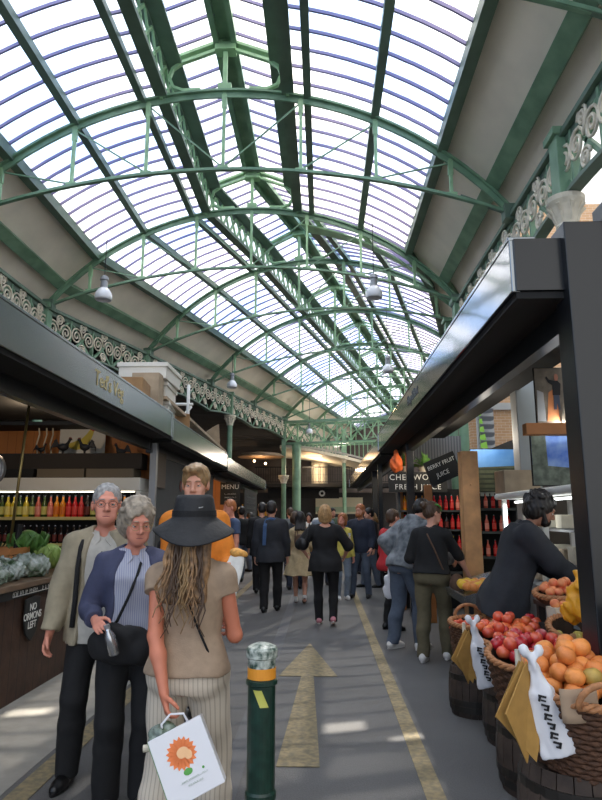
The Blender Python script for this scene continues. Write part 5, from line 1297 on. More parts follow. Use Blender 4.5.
# hanging bags
def paper_bags(p, s, lab):
    t = thing('paper_bags', lab, 'bag', p); b = MB()
    for k, (a, w) in enumerate(((-.50, .19), (-.30, .2), (-.12, .2), (.06, .18))):
        M = Matrix.Rotation(a*.9, 4, 'Y') @ Matrix.Rotation(k*.35-.4, 4, 'Z')
        b.add([M @ V(v) for v in ((0, -.01-.012*k, 0), (-w*s*1.0, -.02-.012*k, -.22*s), (-w*.1*s, -.02-.012*k, -.46*s), (w*.45*s, -.01-.012*k, -.2*s))]+[M @ V((v[0], v[1]+.006, v[2])) for v in ((0, -.01-.012*k, 0), (-w*s*1.0, -.02-.012*k, -.22*s), (-w*.1*s, -.02-.012*k, -.46*s), (w*.45*s, -.01-.012*k, -.2*s))], [(0, 1, 2, 3), (7, 6, 5, 4), (0, 4, 5, 1), (1, 5, 6, 2), (2, 6, 7, 3), (3, 7, 4, 0)])
    b.build('bag_sheets', MAT['paper_bag'], t); b = MB(); b.tube([(0, 0, .04), (0, 0, -.04)], .012, 6); b.build('string', MAT['cream'], t)
def carrier(p, s, lab, rot=0.):
    t = thing('carrier_bag', lab, 'bag', p, rot); F = Field([-.16*s, -.1, -.55*s], [.26*s, .1, .06], .007)
    for q in (-1, 1): F.cone((0, 0, 0), (q*.03, 0, .035), .012, .018, .01)
    F.cone((0, 0, 0), (.0, 0, -.05*s), .018, .02, .015); F.cone((0, 0, -.05*s), (.04*s, 0, -.16*s), .02, .06*s, .02, flat=.5, fn=(0, 1, 0)); F.cone((.04*s, 0, -.16*s), (.10*s, 0, -.40*s), .062*s, .085*s, .03, flat=.35, fn=(0, 1, 0)); F.folds(.009, 75, 2, .12); F.folds(.004, 150, 5, .3)
    F.plane((.1*s, 0, -.43*s), (.22, 0, -1)); F.build('sack', MAT['white_plastic'], t)
    for j in range(6):
        b = MB(); xx, zz = .028*s+.011*s*j, -.16*s-.040*s*j; b.box((xx, -.034, zz), (.036*s, .006, .009*s), (0, R(14), 0)); b.box((xx+(.013 if j % 2 else -.013)*s, -.034, zz-.010*s), (.009*s, .006, .024*s), (0, R(14), 0)); b.box((xx+.004, -.034, zz-.019*s), (.022*s, .006, .007*s), (0, R(14), 0)); b.build('print', MAT['black_print'], t)
paper_bags((.86, 2.95, .90), .88, 'bunch of ochre paper bags hanging from the nearest basket'); carrier((.91, 2.92, .91), .92, 'white carrier bag with black print hanging from the nearest basket')
paper_bags((.97, 4.55, .76), .75, 'bunch of ochre paper bags hanging from the farther barrel'); carrier((1.02, 4.50, .80), .95, 'white carrier bag with grey streaks hanging from the farther barrel', .2)
b = MB(); b.grid([[(1.0+.16*u, 2.865-.01*math.sin(u*6)-.02*v, .80-.13*v) for u in np.linspace(0, 1, 8)] for v in np.linspace(0, 1, 5)]); tag(b.build('sacking_cloth', mat('sack', hexc(160, 136, 112), .9), smooth=True, solid=.004), 'square of tan sacking draped over the rim of the nearest basket', 'cloth')
for k, o in proto.items():
    if '_used' in o: del o['_used']
for o in bpy.data.objects:
    if '_used' in o: del o['_used']
# ------------------------------------------------------------------ people
mat('skin', hexc(206, 150, 126), .5, noise=.05, nscale=14); mat('skin_ruddy', hexc(210, 140, 118), .5, noise=.06, nscale=12); mat('skin_tan', hexc(196, 120, 92), .5, noise=.06, nscale=10); mat('skin_brown', hexc(150, 102, 78), .5)
mat('eye_white', (.75, .74, .72), .2); mat('iris', (.05, .035, .025), .2); mat('lips', hexc(176, 104, 94), .5)
mat('hair_brown', hexc(74, 54, 38), .5); mat('hair_dark', hexc(28, 23, 21), .45); mat('hair_grey', hexc(150, 148, 146), .55, noise=.25, nscale=40); mat('hair_grey_brown', hexc(150, 138, 122), .55, noise=.35, nscale=30); mat('hair_blond', hexc(168, 132, 88), .5, noise=.25, nscale=30); mat('hair_dirty_blond', hexc(140, 112, 76), .5, noise=.3, nscale=30); mat('hair_ginger', hexc(170, 104, 60), .5); mat('hair_wavy', hexc(158, 122, 84), .5, c2=hexc(92, 68, 46), nscale=26)
C = lambda n, c, **k: mat('cloth_'+n, hexc(*c), .85, **{**dict(noise=.08, nscale=25, bump=.15, bscale=150), **k}).name
for n_, c_ in dict(stone=(150, 140, 118), shirt=(176, 172, 164), black=(20, 20, 22), charcoal=(38, 40, 46), navy=(36, 42, 58), cardigan=(62, 66, 92), tee=(156, 134, 112), olive=(96, 88, 66), blue_tee=(66, 82, 112), beige=(188, 166, 128), yellow=(212, 194, 92), red=(180, 36, 42), denim=(80, 90, 106), denim_light=(124, 134, 146), grey=(112, 116, 120), orange=(216, 128, 40), scarf=(60, 86, 124), white=(222, 222, 218), brown=(88, 64, 48), green=(80, 96, 76)).items(): MAT[n_] = MAT[C(n_, c_)]
MAT['striped'] = mat('cloth_striped', hexc(172, 174, 188), .85, stripes=(0, 80, hexc(140, 146, 172), .4)); MAT['linen'] = mat('cloth_linen', hexc(206, 194, 176), .85, stripes=(0, 46, hexc(178, 165, 148), .25), bump=.1, bscale=120)
MAT['camo'] = mat('cloth_camo', hexc(140, 144, 148), .85, c2=hexc(70, 76, 82), nscale=9)
MAT['shoe_black'] = mat('leather_black', hexc(18, 18, 20), .35); MAT['shoe_white'] = mat('shoe_white', hexc(215, 212, 208), .6); MAT['shoe_pink'] = mat('shoe_pink', hexc(196, 130, 140), .6); MAT['shoe_brown'] = mat('shoe_brown', hexc(96, 66, 48), .5)
MAT['felt'] = mat('hat_felt', hexc(30, 31, 34), .7, noise=.25, nscale=9, bump=.4, bscale=30)
def atY(x, y, Y):
    u = (x-301)/620; v = (400-y)/620; p = math.atan(117/620); yw = math.atan(22*math.cos(p)/620)
    Y_ = math.cos(p)-v*math.sin(p); Z_ = math.sin(p)+v*math.cos(p); c, s = math.cos(yw), math.sin(yw)
    r = (u*c-Y_*s, u*s+Y_*c, Z_); t = Y/r[1]; return V((r[0]*t, Y, 1.52+r[2]*t))
def strap(J, pts, w, m, name='strap', th=.004):
    P = [J['T'] @ V(p) for p in pts]
    b = MB(); b.tube(P, w, 6); b.v = b.v
    return b.build(name, m, J['root'], smooth=True)
def local(J, p): return J['W'].inverted() @ V(p)
def H_(pos, rot, h, p):
    W = Matrix.Translation(pos) @ Matrix.Rotation(R(rot), 4, 'Z') @ Matrix.Scale(h/1.75, 4); return W.inverted() @ V(p)
BLK = dict(m='shoe_black')
# man in the stone jacket
pos = (-1.37, 3.95, 0)
J = person('man with short grey hair, glasses and an open stone coloured jacket facing the camera', pos, 192, 1.71, .98, eyes=True, hs=1.13, vox=.0068, skin=MAT['skin_ruddy'], head=(8, 0), curl=.45,
  hands={'R': H_(pos, 192, 1.71, (-1.62, 3.80, .84)), 'L': H_(pos, 192, 1.71, (-1.12, 3.95, .86))}, feet={'R': (.14, .05, 0, 15), 'L': (-.10, 0, 0, 10)},
  under=dict(m='shirt', sleeve=.5, hem=.80, collar='shirt', neck=.07, infl=.022, fold=.004, buttons='grey_wall'), top=dict(name='jacket', m='stone', open=.125, sleeve=1., infl=.036, hem=.80, fold=.007, fs=30, bulk=1.02),
  bottom=dict(k='trousers', m='black', infl=.022), shoes=dict(m='shoe_black'), hair=dict(k='short', m='hair_grey', t=.004, line=.075), glasses='iron_hoop')
strap(J, [(.105, -.05, 1.465), (.118, .04, 1.44), (.13, .10, 1.37), (.138, .128, 1.25), (.142, .125, 1.05), (.15, .13, .90)], .016, MAT['black'], 'shoulder_strap')
# grey haired woman
pos = (-1.08, 3.62, 0)
J = person('woman with thick grey hair and glasses, navy cardigan over a striped shirt, looking down', pos, 200, 1.60, 1.04, fem=True, hs=1.13, eyes=True, vox=.0065, skin=MAT['skin_ruddy'], head=(10, 15), curl=.35,
  hands={'R': H_(pos, 200, 1.60, (-1.20, 3.38, .985)), 'L': H_(pos, 200, 1.60, (-.84, 3.30, .93))}, poles={'R': (.35, -.9, -.5), 'L': (-.5, -.8, -.4)}, palm={'R': (-.3, -.9, -.3), 'L': (.4, -.9, -.2)},
  under=dict(m='striped', sleeve=0, hem=.93, tuck=True, infl=.016, collar='striped', neck=.05), top=dict(name='cardigan', m='cardigan', open=.15, sleeve=.95, infl=.026, hem=1.02, fold=.007, fs=34),
  bottom=dict(k='trousers', m='black', flare=.015, infl=.018), shoes=dict(m='shoe_black'), hair=dict(k='full', m='hair_grey_brown', t=.019, wavy=1, amp=.004, sc=150, line=.058, side=.010), glasses='brass')
W_ = J['root']
strap(J, [(-.02, -.08, 1.47), (-.05, .05, 1.44), (-.02, .135, 1.34), (.03, .15, 1.2), (.09, .14, 1.06), (.13, .12, 1.0)], .009, MAT['black'], 'camera_strap')
F = Field([-1.35, 3.1, .6], [-.75, 3.6, 1.1], .01); F.cone((-1.15, 3.42, .86), (-.98, 3.42, .84), .095, .09, flat=.8, fn=(0, 1, 0)); F.cone((-1.13, 3.40, .92), (-1.0, 3.40, .91), .05, .05, .02); F.folds(.010, 40); tag(F.build('waist_bag', MAT['black'], None), 'bulky black bag held at the waist of the grey haired woman', 'bag')
t = thing('water_bottle', 'small clear bottle with shiny highlights tucked at the black waist bag', 'bottle', (-1.06, 3.30, .83)); t.rotation_euler = (R(10), R(-16), 0); b = MB(); b.lathe([(.02, 0), (.028, .01), (.028, .10), (.014, .13), (.013, .145)], n=16); b.build('body', MAT['steel'], t, smooth=True); b = MB(); b.lathe([(.015, .143), (.015, .16), (.001, .161)], n=12); b.build('cap', MAT['grey_metal'], t)
# woman with the hat, seen from behind
pos = (-.62, 3.0, 0); h = 1.58; RZ = -4
J = person('woman in a wide black hat, beige tee and pale striped trousers seen from behind', pos, RZ, h, 1.10, fem=True, vox=.0065, skin=MAT['skin_tan'], head=(8, 4), arml=1.08, curl={'L': .75, 'R': .5},
  hands={'L': H_(pos, RZ, h, (-.665, 2.755, .745)), 'R': H_(pos, RZ, h, (-.47, 3.27, .98))}, poles={'L': (-.8, -.3, -.1), 'R': (.35, -.9, -.3)}, palm={'L': (.9, .3, 0)}, feet={'R': (.13, .06, 0), 'L': (-.14, -.04, 0)},
  top=dict(name='tee', m='tee', sleeve=.14, infl=.017, hem=.92, fold=.004, seed=4), bottom=dict(k='trousers', m='linen', infl=.017, flare=.030, fold=.006, waist=.965), shoes=dict(m='shoe_brown'), hair=dict(k='long', m='hair_wavy', t=-.004, len=.24, amp=.006, sc=110, cut=.008))
Hm = J['Hm']; hair_o = [o for o in bpy.data.objects if o.parent == J['root'] and o.name.startswith('hair')][0]
rq = random.Random(8)
for grp_ in range(5):
    b = MB()
    for k in range(7):
        x0 = -.075+.03*grp_+rq.uniform(-.012, .012); pts = []; ph = rq.uniform(0, 6); ln = rq.uniform(.32, .50)
        for q in np.linspace(0, 1, 12): pts.append(Hm @ V((x0*(1+.75*q)+.020*math.sin(q*15+ph)*q, -.118-.050*math.sin(q*2)-.012*math.cos(q*11+ph)*q, -.005-ln*q)))
        b.tube(pts, [.009*(1-q*.75) for q in np.linspace(0, 1, 12)], 6)
    b.build('hair_lock', MAT[['hair_wavy', 'hair_brown', 'hair_dirty_blond', 'hair_wavy', 'hair_brown'][grp_]], hair_o, smooth=True)
b = MB(); wob = lambda r, a: 0 if r < .112 else -(r-.105)*(.62+.55*max(0, -math.sin(a))+.12*math.sin(3*a+.5))+.012*math.sin(2*a)*(r/.2)
M = Hm @ Matrix.Translation((0, -.012, .075)) @ Matrix.Rotation(R(6), 4, 'X')
b.lathe([(.001, .076), (.03, .074), (.066, .086), (.086, .083), (.095, .066), (.103, .02), (.110, -.02), (.112, -.025), (.13, -.025), (.17, -.025), (.20, -.025), (.203, -.029), (.17, -.031), (.10, -.033)], n=48, M=M, wob=wob, ell=(1, 1.08))
hat = b.build('hat', MAT['felt'], J['root'], smooth=True)
b = MB(); b.lathe([(.1105, -.02), (.1085, .008)], n=40, M=M, ell=(1, 1.08), cap=False); b.build('hat_band', MAT['black'], hat, solid=.003)
b = MB(); b.tube([M @ V((.035+.02*k, -.122+.02*k*k*.6, .022+.004*k)) for k in range(2)], .004, 6); b.build('hat_pin', MAT['steel'], hat)
strap(J, [(-.06, -.03, 1.46), (-.03, -.115, 1.38), (.03, -.135, 1.25), (.09, -.13, 1.12), (.14, -.10, 1.0), (.17, -.02, .95)], .006, MAT['black'], 'bag_strap')
# her printed carton bag
t = thing('carton_bag', 'white carton bag printed with an orange flower, held by the woman in the hat', 'bag')
ce_ = atY(186, 762, 2.66); t.location = ce_; t.rotation_euler = (R(-14), R(-24), R(12))
b = MB(); b.box((0, .055, 0), (.225, .11, .262)); bx_ = b.build('carton', MAT['white_plastic'], t, bevel=.003)
b = MB(); b.box((-.1135, .055, 0), (.002, .106, .258)); b.build('green_side', mat('carton_green', hexc(86, 140, 78), .5, noise=.2, nscale=8), t)
b = MB()
for k in range(18):
    a = 2*PI*k/18; M = Matrix.Translation((-.005, -.0015, .035)) @ Matrix.Rotation(a, 4, 'Y'); b.add([M @ V(v) for v in ((.018, 0, -.006), (.045, 0, -.011), (.062, 0, 0), (.045, 0, .011), (.018, 0, .006))], [(0, 1, 2, 3, 4)])
b.build('printed_petals', MAT['orange_print'], bx_)
b = MB(); b.sphere((-.0, -.001, .037), .026, 10, (1, .06, .8)); b.sphere((.018, -.001, .022), .018, 10, (1, .06, 1.1)); b.build('printed_centre', MAT['peach_print'], bx_)
b = MB(); b.sphere((-.004, -.001, -.034), .014, 10, (1.3, .08, .9)); b.sphere((.055, -.001, -.045), .005, 8, (1, .1, 1)); b.build('printed_leaf', MAT['green_print'], bx_)
for k in range(2): scribble('printed_text', [.11, .06][k], .007, facing((.01, -.0022, -.062-.018*k), (0, -1, 0)), mat('print_soft', hexc(176, 190, 176), .6), bx_, k+2)
b = MB(); b.tube([(-.05, .03, .13), (-.045, .03, .165), (0, .03, .185), (.05, .03, .165), (.055, .03, .13)], .005, 7); b.build('handle', MAT['white_plastic'], t, smooth=True)
F = Field([-.14, -.0, .10], [.02, .12, .20], .006); F.ell((-.06, .06, .135), (.055, .05, .035)); F.folds(.008, 90, 3); F.build('crumpled_wrap', MAT['film'], t)
b = MB(); b.lathe([(.014, 0), (.014, .03), (.001, .031)], n=14, M=Matrix.Translation((-.115, .05, .105)) @ Matrix.Rotation(R(-70), 4, 'Y')); b.build('bottle_cap', MAT['cream'], t)
# young man eating
pos = (-.90, 4.42, 0)
J = person('young man with swept fair hair in an orange and black jacket eating', pos, 186, 1.87, .90, eyes=True, vox=.0075, head=(-4, 7), curl=.7,
  hands={'R': H_(pos, 186, 1.87, (-.92, 4.10, 1.32)), 'L': H_(pos, 186, 1.87, (-.60, 4.14, 1.20))}, poles={'R': (.2, -.3, -1), 'L': (-.15, -.3, -1)}, under=dict(m='white', sleeve=0, hem=.9, neck=.03),
  top=dict(name='jacket', m='orange', open=.05, sleeve=1, infl=.024, hem=.84, fold=.007), bottom=dict(k='trousers', m='navy', infl=.026), shoes=BLK, hair=dict(k='quiff', m='hair_dirty_blond', t=.014, line=.05))
T = J['T']
for q in (-1, 1): b = MB(); b.grid([[T @ V((q*x, y, z)) for x, y, z in ((.05, .095, zz+.02), (.08, .115, zz), (.11, .110, zz), (.135, .085, zz-.01))] for zz in (1.43, 1.38, 1.32)]); b.build('black_panel', MAT['black'], J['root'], smooth=True, solid=.022)
t = thing('paper_wrap', 'white paper wrap of food held by the young man in orange', 'food', (-.575, 4.02, 1.18)); t.rotation_euler = (R(-12), R(12), 0); F = Field([-.10, -.06, -.18], [.12, .08, .16], .007); F.cone((0, 0, -.12), (.01, 0, .08), .065, .05, flat=.35, fn=(0, 1, 0)); F.folds(.005, 40, 2); F.build('paper', MAT['white'], t)
F = Field([-.08, -.05, .06], [.1, .07, .18], .007); F.ell((.01, 0, .12), (.055, .03, .03)); F.folds(.006, 70); F.build('filling', mat('bread', hexc(206, 150, 72), .7, noise=.3, nscale=40), t)
pos = (-.66, 4.75, 0)
# far and middle distance shoppers
def simple(lab, pos, rot, h, **k): k.setdefault('vox', .0095); k.setdefault('shoes', BLK); return person(lab, (pos[0], pos[1], 0), rot, h, **k)
J = simple('man with cropped ginger hair and a blue tee shirt turned to the left', (-1.50, 10.3), 118, 1.79, w=1.08, head=(8, 14), top=dict(name='tee', m='blue_tee', sleeve=.3, infl=.014, hem=.86), bottom=dict(k='trousers', m='black'), hair=dict(k='short', m='hair_ginger', t=.004), skin=MAT['skin_ruddy'], vox=.0085, hands={'R': (.24, .16, .95), 'L': (-.26, .05, .82)})
J = simple('man in a long black coat with a blue scarf walking away', (-.87, 10.6), -4, 1.77, w=1.12, vox=.0082, top=dict(name='coat', m='charcoal', sleeve=1, infl=.034, hem=.78, flare=.01, collar='charcoal', fold=.006), bottom=dict(k='trousers', m='black', infl=.02), hair=dict(k='short', m='hair_dark', t=.010), feet={'R': (.09, .14, 0), 'L': (-.09, -.12, 0)}, hands={'R': (.27, .06, .80), 'L': (-.27, .0, .80)})
b = MB(); T = J['T']; b.tube([T @ V((.085*math.cos(a), -.02+.075*math.sin(a), 1.465+.01*math.sin(3*a))) for a in np.linspace(0, 2*PI, 18, endpoint=False)], .026, 8, closed=True); b.sweep([T @ V(p) for p in ((-.06, -.10, 1.46), (-.08, -.155, 1.36), (-.085, -.165, 1.2), (-.09, -.16, 1.05))], .055, .02, (1, 0, 0)); b.build('scarf', MAT['scarf'], J['root'], smooth=False)
J = simple('young woman with dark loose hair in a flared beige coat walking away', (-.42, 11.6), 4, 1.60, fem=True, vox=.0082, top=dict(name='coat', m='beige', sleeve=1, infl=.024, hem=.54, flare=.12, fold=.009, fs=28), hair=dict(k='long', m='hair_dark', t=.018, len=.10), shoes=dict(m='shoe_white', sole='shoe_brown'), feet={'R': (.08, -.16, .03, 0, 25), 'L': (-.08, .14, 0)}, hands={'R': (.20, .14, 1.0), 'L': (-.26, .02, .82)})
strap(J, [(-.08, .02, 1.44), (-.10, -.12, 1.36), (-.11, -.15, 1.2)], .010, MAT['brown'], 'bag_strap')
F = Field([-.65, 11.2, .85], [-.25, 11.6, 1.3], .011); F.ell((-.42, 11.40, 1.08), (.10, .055, .14)); F.cone((-.46, 11.42, 1.18), (-.46, 11.46, 1.27), .012, .012, .01); tag(F.build('backpack', MAT['brown'], None), 'small brown backpack worn over the flared beige coat', 'bag')
J = simple('woman with a fair bob in loose black top and black trousers walking away', (.03, 9.35), 0, 1.68, w=1.22, fem=True, vox=.008, top=dict(name='top', m='black', sleeve=.56, infl=.030, hem=.78, fold=.008, scoop=1, bulk=1.15, loose=1), bottom=dict(k='trousers', m='black', infl=.014), hair=dict(k='bob', m='hair_blond', t=.016), shoes=dict(m='shoe_pink', sole='shoe_white', laces='shoe_white'), feet={'R': (.11, -.10, 0.02, 0, 12), 'L': (-.10, .12, 0)}, hands={'R': (.30, .20, .98), 'L': (-.30, .16, 1.02)}, poles={'R': (1, -.6, -.4), 'L': (-1, -.6, -.4)})
F = Field([-.5, 9.2, .9], [-.05, 9.6, 1.5], .010); F.ell((-.29, 9.30, 1.14), (.085, .075, .10)); F.cone((-.25, 9.24, 1.2), (-.20, 9.3, 1.42), .012, .012, .01); tag(F.build('handbag', MAT['leather_black'], None), 'black shiny handbag hanging at the left arm of the woman in black', 'bag')
J = simple('smiling woman in a yellow jacket and pale jeans beside the bearded man', (.36, 12.2), 196, 1.58, fem=True, head=(-30, 0), top=dict(name='jacket', m='yellow', sleeve=1, infl=.024, hem=.84), bottom=dict(k='trousers', m='denim_light'), hair=dict(k='bob', m='hair_ginger', t=.012), shoes=dict(m='shoe_white'), skin=MAT['skin_ruddy'])
J = simple('bearded man in a dark navy jacket and blue jeans holding a clear cup', (.74, 12.45), 156, 1.76, w=1.06, head=(-6, 6), vox=.008, top=dict(name='jacket', m='navy', sleeve=.95, infl=.028, hem=.84, collar='navy'), bottom=dict(k='trousers', m='denim'), hair=dict(k='short', m='hair_ginger', t=.008, beard=.006), feet={'R': (.16, .1, 0), 'L': (-.14, 0, 0, 10)}, hands={'R': (.14, .30, 1.10), 'L': (-.24, .12, .9)})
o = MB(); o.lathe([(.026, 0), (.036, .11)], n=16, c=tuple(J['W'] @ V((.10, .37, 1.10)))); tag(o.build('clear_cup', MAT['lamp_glass'], solid=.002), 'clear plastic cup in the hand of the bearded man', 'cup')
J = simple('grey haired man in a pale blue shirt seen over the shoulder of the fair woman', (.0, 14.6), 10, 1.74, w=1.1, top=dict(name='shirt', m='denim_light', sleeve=.5, infl=.02, hem=.84), bottom=dict(k='trousers', m='navy'), hair=dict(k='short', m='hair_grey', t=.004))
# right side shoppers
J = simple('person in a red jacket half hidden behind the leaning man in the grey hoodie', (.93, 8.95), -60, 1.62, vox=.0085, lean=6, top=dict(name='jacket', m='red', sleeve=1, infl=.036, hem=.84, collar='black'), bottom=dict(k='trousers', m='black'), hair=dict(k='short', m='hair_brown', t=.008), hands={'L': (-.26, .10, .86), 'R': (.2, .3, 1.05)})
t = thing('shopping_bag', 'crumpled white carrier bag hanging beside the grey hoodie man', 'bag', (.84, 8.25, .50)); F = Field([-.14, -.12, 0], [.14, .12, .42], .01); F.cone((0, 0, .07), (0, 0, .24), .085, .06, flat=.6, fn=(0, 1, 0)); F.cone((0, 0, .24), (0, 0, .38), .04, .012); F.folds(.012, 55, 5); F.build('sack', MAT['white_plastic'], t)
J = simple('man in a grey camouflage hoodie and worn jeans leaning over the stall', (.98, 7.72), -52, 1.80, w=1.12, vox=.0075, lean=24, head=(-20, 30), top=dict(name='hoodie', m='camo', sleeve=1, infl=.036, hem=.86, fold=.008, hood=1, bulk=1.1), bottom=dict(k='trousers', m='denim', infl=.026, fold=.007), hair=dict(k='short', m='hair_dark', t=.008), shoes=dict(m='shoe_white', sole='shoe_white'), hands={'R': (.30, .45, .98), 'L': (-.25, .10, .98)}, feet={'R': (.12, .10, 0), 'L': (-.12, -.10, 0)})
J = person('woman with a dark bun, black top and olive trousers reaching to the fruit tray', (1.20, 7.15, 0), -22, 1.68, 1.08, fem=True, vox=.0072, lean=5, head=(-42, 16), skin=MAT['skin'], top=dict(name='top', m='black', sleeve=.62, infl=.024, hem=.94, fold=.006, loose=1), bottom=dict(k='trousers', m='olive', infl=.022, fold=.007), hair=dict(k='bun', m='hair_brown', t=.010), shoes=dict(m='shoe_white', sole='shoe_white'),
  hands={'R': (.40, .34, .84), 'L': (-.20, .22, 1.02)}, poles={'R': (.6, -.8, -.2)}, feet={'R': (.12, .12, 0), 'L': (-.10, -.12, 0)})
b = MB(); b.tube([J['Hm'] @ V((.084*math.cos(a), -.012+.104*math.sin(a), .075+.02*math.cos(2*a))) for a in np.linspace(-.3, PI+.3, 16)], .009, 6); b.build('headband', MAT['green_print'], J['root'], smooth=True)
strap(J, [(-.07, .05, 1.45), (-.02, -.12, 1.38), (.07, -.14, 1.2), (.15, -.12, 1.0), (.19, -.05, .9)], .010, MAT['brown'], 'bag_strap')
F = Field([1.25, 6.75, .55], [1.65, 7.25, 1.0], .010); F.ell((1.44, 6.98, .79), (.085, .12, .13)); F.folds(.005, 30); tag(F.build('shoulder_bag', MAT['brown'], None), 'brown shoulder bag at the hip of the woman in olive trousers', 'bag')
# stall holder
pos = (1.52, 5.34, 0)
J = person('bearded stall holder with curly dark hair in a charcoal jacket bending over the fruit', pos, -96, 1.76, 1.10, vox=.0068, lean=19, hunch=.04, head=(-4, 26), skin=MAT['skin_brown'], eyes=True, top=dict(name='jacket', m='charcoal', sleeve=1, infl=.042, hem=.70, flare=.03, fold=.008, collar='charcoal', bulk=1.12), bottom=dict(k='trousers', m='black', infl=.02), hair=dict(k='curly', m='hair_dark', t=.02, amp=.004, beard=.002), shoes=BLK,
  hands={'R': (.14, .52, 1.0), 'L': (-.14, .52, 1.02)}, poles={'R': (.4, -1, -.3), 'L': (-.6, -1, -.2)}, curl=.6)
# the dense crowd at the far end
crowd = [('man in a black jacket standing behind the ginger haired man', -2.0, 15.5, 40, 1.76, 'black', 'hair_dark', 0, 'short'), ('woman in a dark coat far behind the blue scarf', -1.45, 17.5, 170, 1.64, 'charcoal', 'hair_brown', 1, 'bob'), ('man in a grey top far behind the beige coat', -.85, 16.4, 15, 1.74, 'grey', 'hair_brown', 0, 'short'),
 ('woman in a white top far back between the two walkers', -.42, 18.6, 190, 1.62, 'white', 'hair_dark', 1, 'long'), ('man in a green jacket far back near the road centre', .30, 19.5, 180, 1.78, 'green', 'hair_dark', 0, 'short'), ('woman in a red top far back beside the slim post', 1.0, 17.6, 200, 1.6, 'red', 'hair_brown', 1, 'bob'),
 ('man in a black coat next to the far canopy post', 1.05, 14.2, 110, 1.70, 'black', 'hair_dark', 0, 'short'), ('woman in a brown coat behind the bearded man', 1.22, 15.6, 150, 1.62, 'brown', 'hair_blond', 1, 'long'), ('man in a navy top far back on the left line', -1.75, 20.5, 180, 1.78, 'navy', 'hair_grey', 0, 'short'),
 ('woman in a beige coat far back at the left stalls', -2.1, 18.2, 60, 1.63, 'beige', 'hair_dark', 1, 'bob'), ('man in a white shirt deep in the far crowd', -.1, 22.5, 175, 1.76, 'white', 'hair_brown', 0, 'short'), ('man in a dark coat deep in the far crowd, left', -1.0, 23.5, 0, 1.75, 'charcoal', 'hair_dark', 0, 'short'), ('woman in a blue top deep in the far crowd, right', .75, 22.0, 10, 1.64, 'scarf', 'hair_blond', 1, 'bob'),
 ('tall man in black walking behind the blue scarf', -1.28, 13.2, 8, 1.80, 'black', 'hair_dark', 0, 'short'), ('woman in a charcoal coat close behind the beige coat', -.62, 13.8, -8, 1.62, 'charcoal', 'hair_brown', 1, 'bob')]
for i, (lab, x, y, r_, h, m_, hr, fm, hk) in enumerate(crowd):
    st_ = .10 if i % 2 else .16
    person(lab, (x, y, 0), r_, h, 1.05+.04*(i % 3), fem=bool(fm), vox=.0125, head=((i*37) % 50-25, 6), skin=MAT['skin'], group='shoppers in the far crowd', top=dict(name='coat', m=m_, sleeve=1, infl=.032, hem=.72 if i % 3 else .84, collar=None), bottom=dict(k='trousers', m=['denim', 'black', 'navy'][i % 3], infl=.02), hair=dict(k=hk, m=hr, t=.012), shoes=BLK, feet={'R': (.10, st_, 0), 'L': (-.10, -st_*.8, 0)})
# one more shopper glimpsed behind the hat
person('dark haired person with a mustard scarf glimpsed behind the black hat', (-1.12, 5.2, 0), 195, 1.62, vox=.009, skin=MAT['skin'], top=dict(name='jacket', m='black', sleeve=1, infl=.03, hem=.8), bottom=dict(k='trousers', m='navy'), hair=dict(k='short', m='hair_dark', t=.012), shoes=BLK)
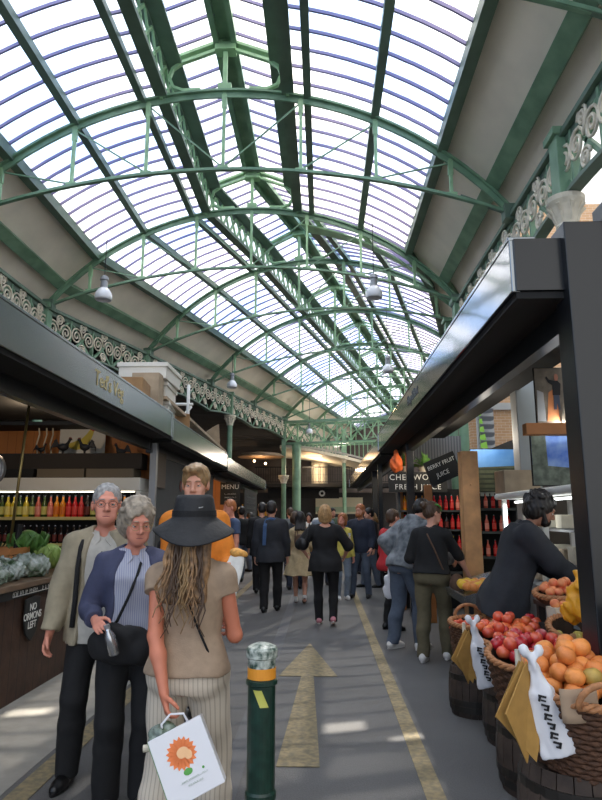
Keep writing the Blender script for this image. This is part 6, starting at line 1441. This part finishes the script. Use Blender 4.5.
# ------------------------------------------------------------------ light, sky, camera
w = bpy.data.worlds.new('sky'); bpy.context.scene.world = w; w.use_nodes = True; nt = w.node_tree; N = nt.nodes; L = nt.links; bg = N['Background']
tc = N.new('ShaderNodeTexCoord'); n = N.new('ShaderNodeTexNoise'); n.inputs['Scale'].default_value = 2.2; n.inputs['Detail'].default_value = 5; L.new(tc.outputs['Generated'], n.inputs[0])
s_ = N.new('ShaderNodeSeparateXYZ'); L.new(tc.outputs['Generated'], s_.inputs[0])
ad = N.new('ShaderNodeMath'); ad.operation = 'MULTIPLY_ADD'; ad.inputs[1].default_value = .38; L.new(s_.outputs[0], ad.inputs[0]); L.new(n.outputs[0], ad.inputs[2])
rp = N.new('ShaderNodeValToRGB'); rp.color_ramp.elements[0].position = .28; rp.color_ramp.elements[0].color = (.52, .70, 1.0, 1); rp.color_ramp.elements[1].position = .56; rp.color_ramp.elements[1].color = (1, 1, 1, 1)
L.new(ad.outputs[0], rp.inputs[0]); L.new(rp.outputs[0], bg.inputs[0]); bg.inputs[1].default_value = SKY
sn = bpy.data.lights.new('sun', 'SUN'); sn.energy = SUNE; sn.angle = R(.53); sn.color = (1, .93, .82)
so = bpy.data.objects.new('sun', sn); col.objects.link(so); so.rotation_euler = SUN.to_track_quat('Z', 'Y').to_euler(); so.location = SUN*30
def plight(name, p, e, c, r=.06):
    l = bpy.data.lights.new(name, 'POINT'); l.energy = e; l.color = c; l.shadow_soft_size = r; o = bpy.data.objects.new(name, l); col.objects.link(o); o.location = p
plight('stall_lamp', (-3.9, 7.9, 2.72), 14, (1, .75, .5)); plight('stall_lamp', (-3.4, 16.8, 2.4), 45, (1, .6, .3)); plight('bulb_light', (-2.9, 15.6, 2.28), 6, (1, .6, .3)); plight('bulb_light', (-2.9, 29, 3.9), 20, (1, .6, .3))
plight('deli_lamp', (2.3, 6.0, 2.4), 34, (.95, 1, 1)); plight('juice_lamp', (1.9, 10.0, 2.6), 22, (1, .85, .65)); plight('far_lamp', (-.5, 36, 4.2), 160, (1, .75, .5)); plight('juice_lamp', (2.1, 7.9, 2.5), 10, (1, .9, .75))
plight('far_lamp', (1, 30, 4.3), 120, (1, .85, .7))
cam = bpy.data.cameras.new('camera'); co = bpy.data.objects.new('camera', cam); col.objects.link(co)
f = 620.; p_ = math.atan(117/f); yaw = math.atan(22*math.cos(p_)/f)
co.location = (0, 0, 1.52); co.rotation_euler = (PI/2+p_, 0, yaw)
cam.sensor_fit = 'VERTICAL'; cam.sensor_height = 24; cam.lens = 24*f/800; cam.clip_end = 300
sc = bpy.context.scene; sc.camera = co
sc.view_settings.view_transform = 'Standard'; sc.view_settings.look = 'None'; sc.view_settings.gamma = 1; sc.view_settings.exposure = EXPO
sc.view_settings.use_curve_mapping = False
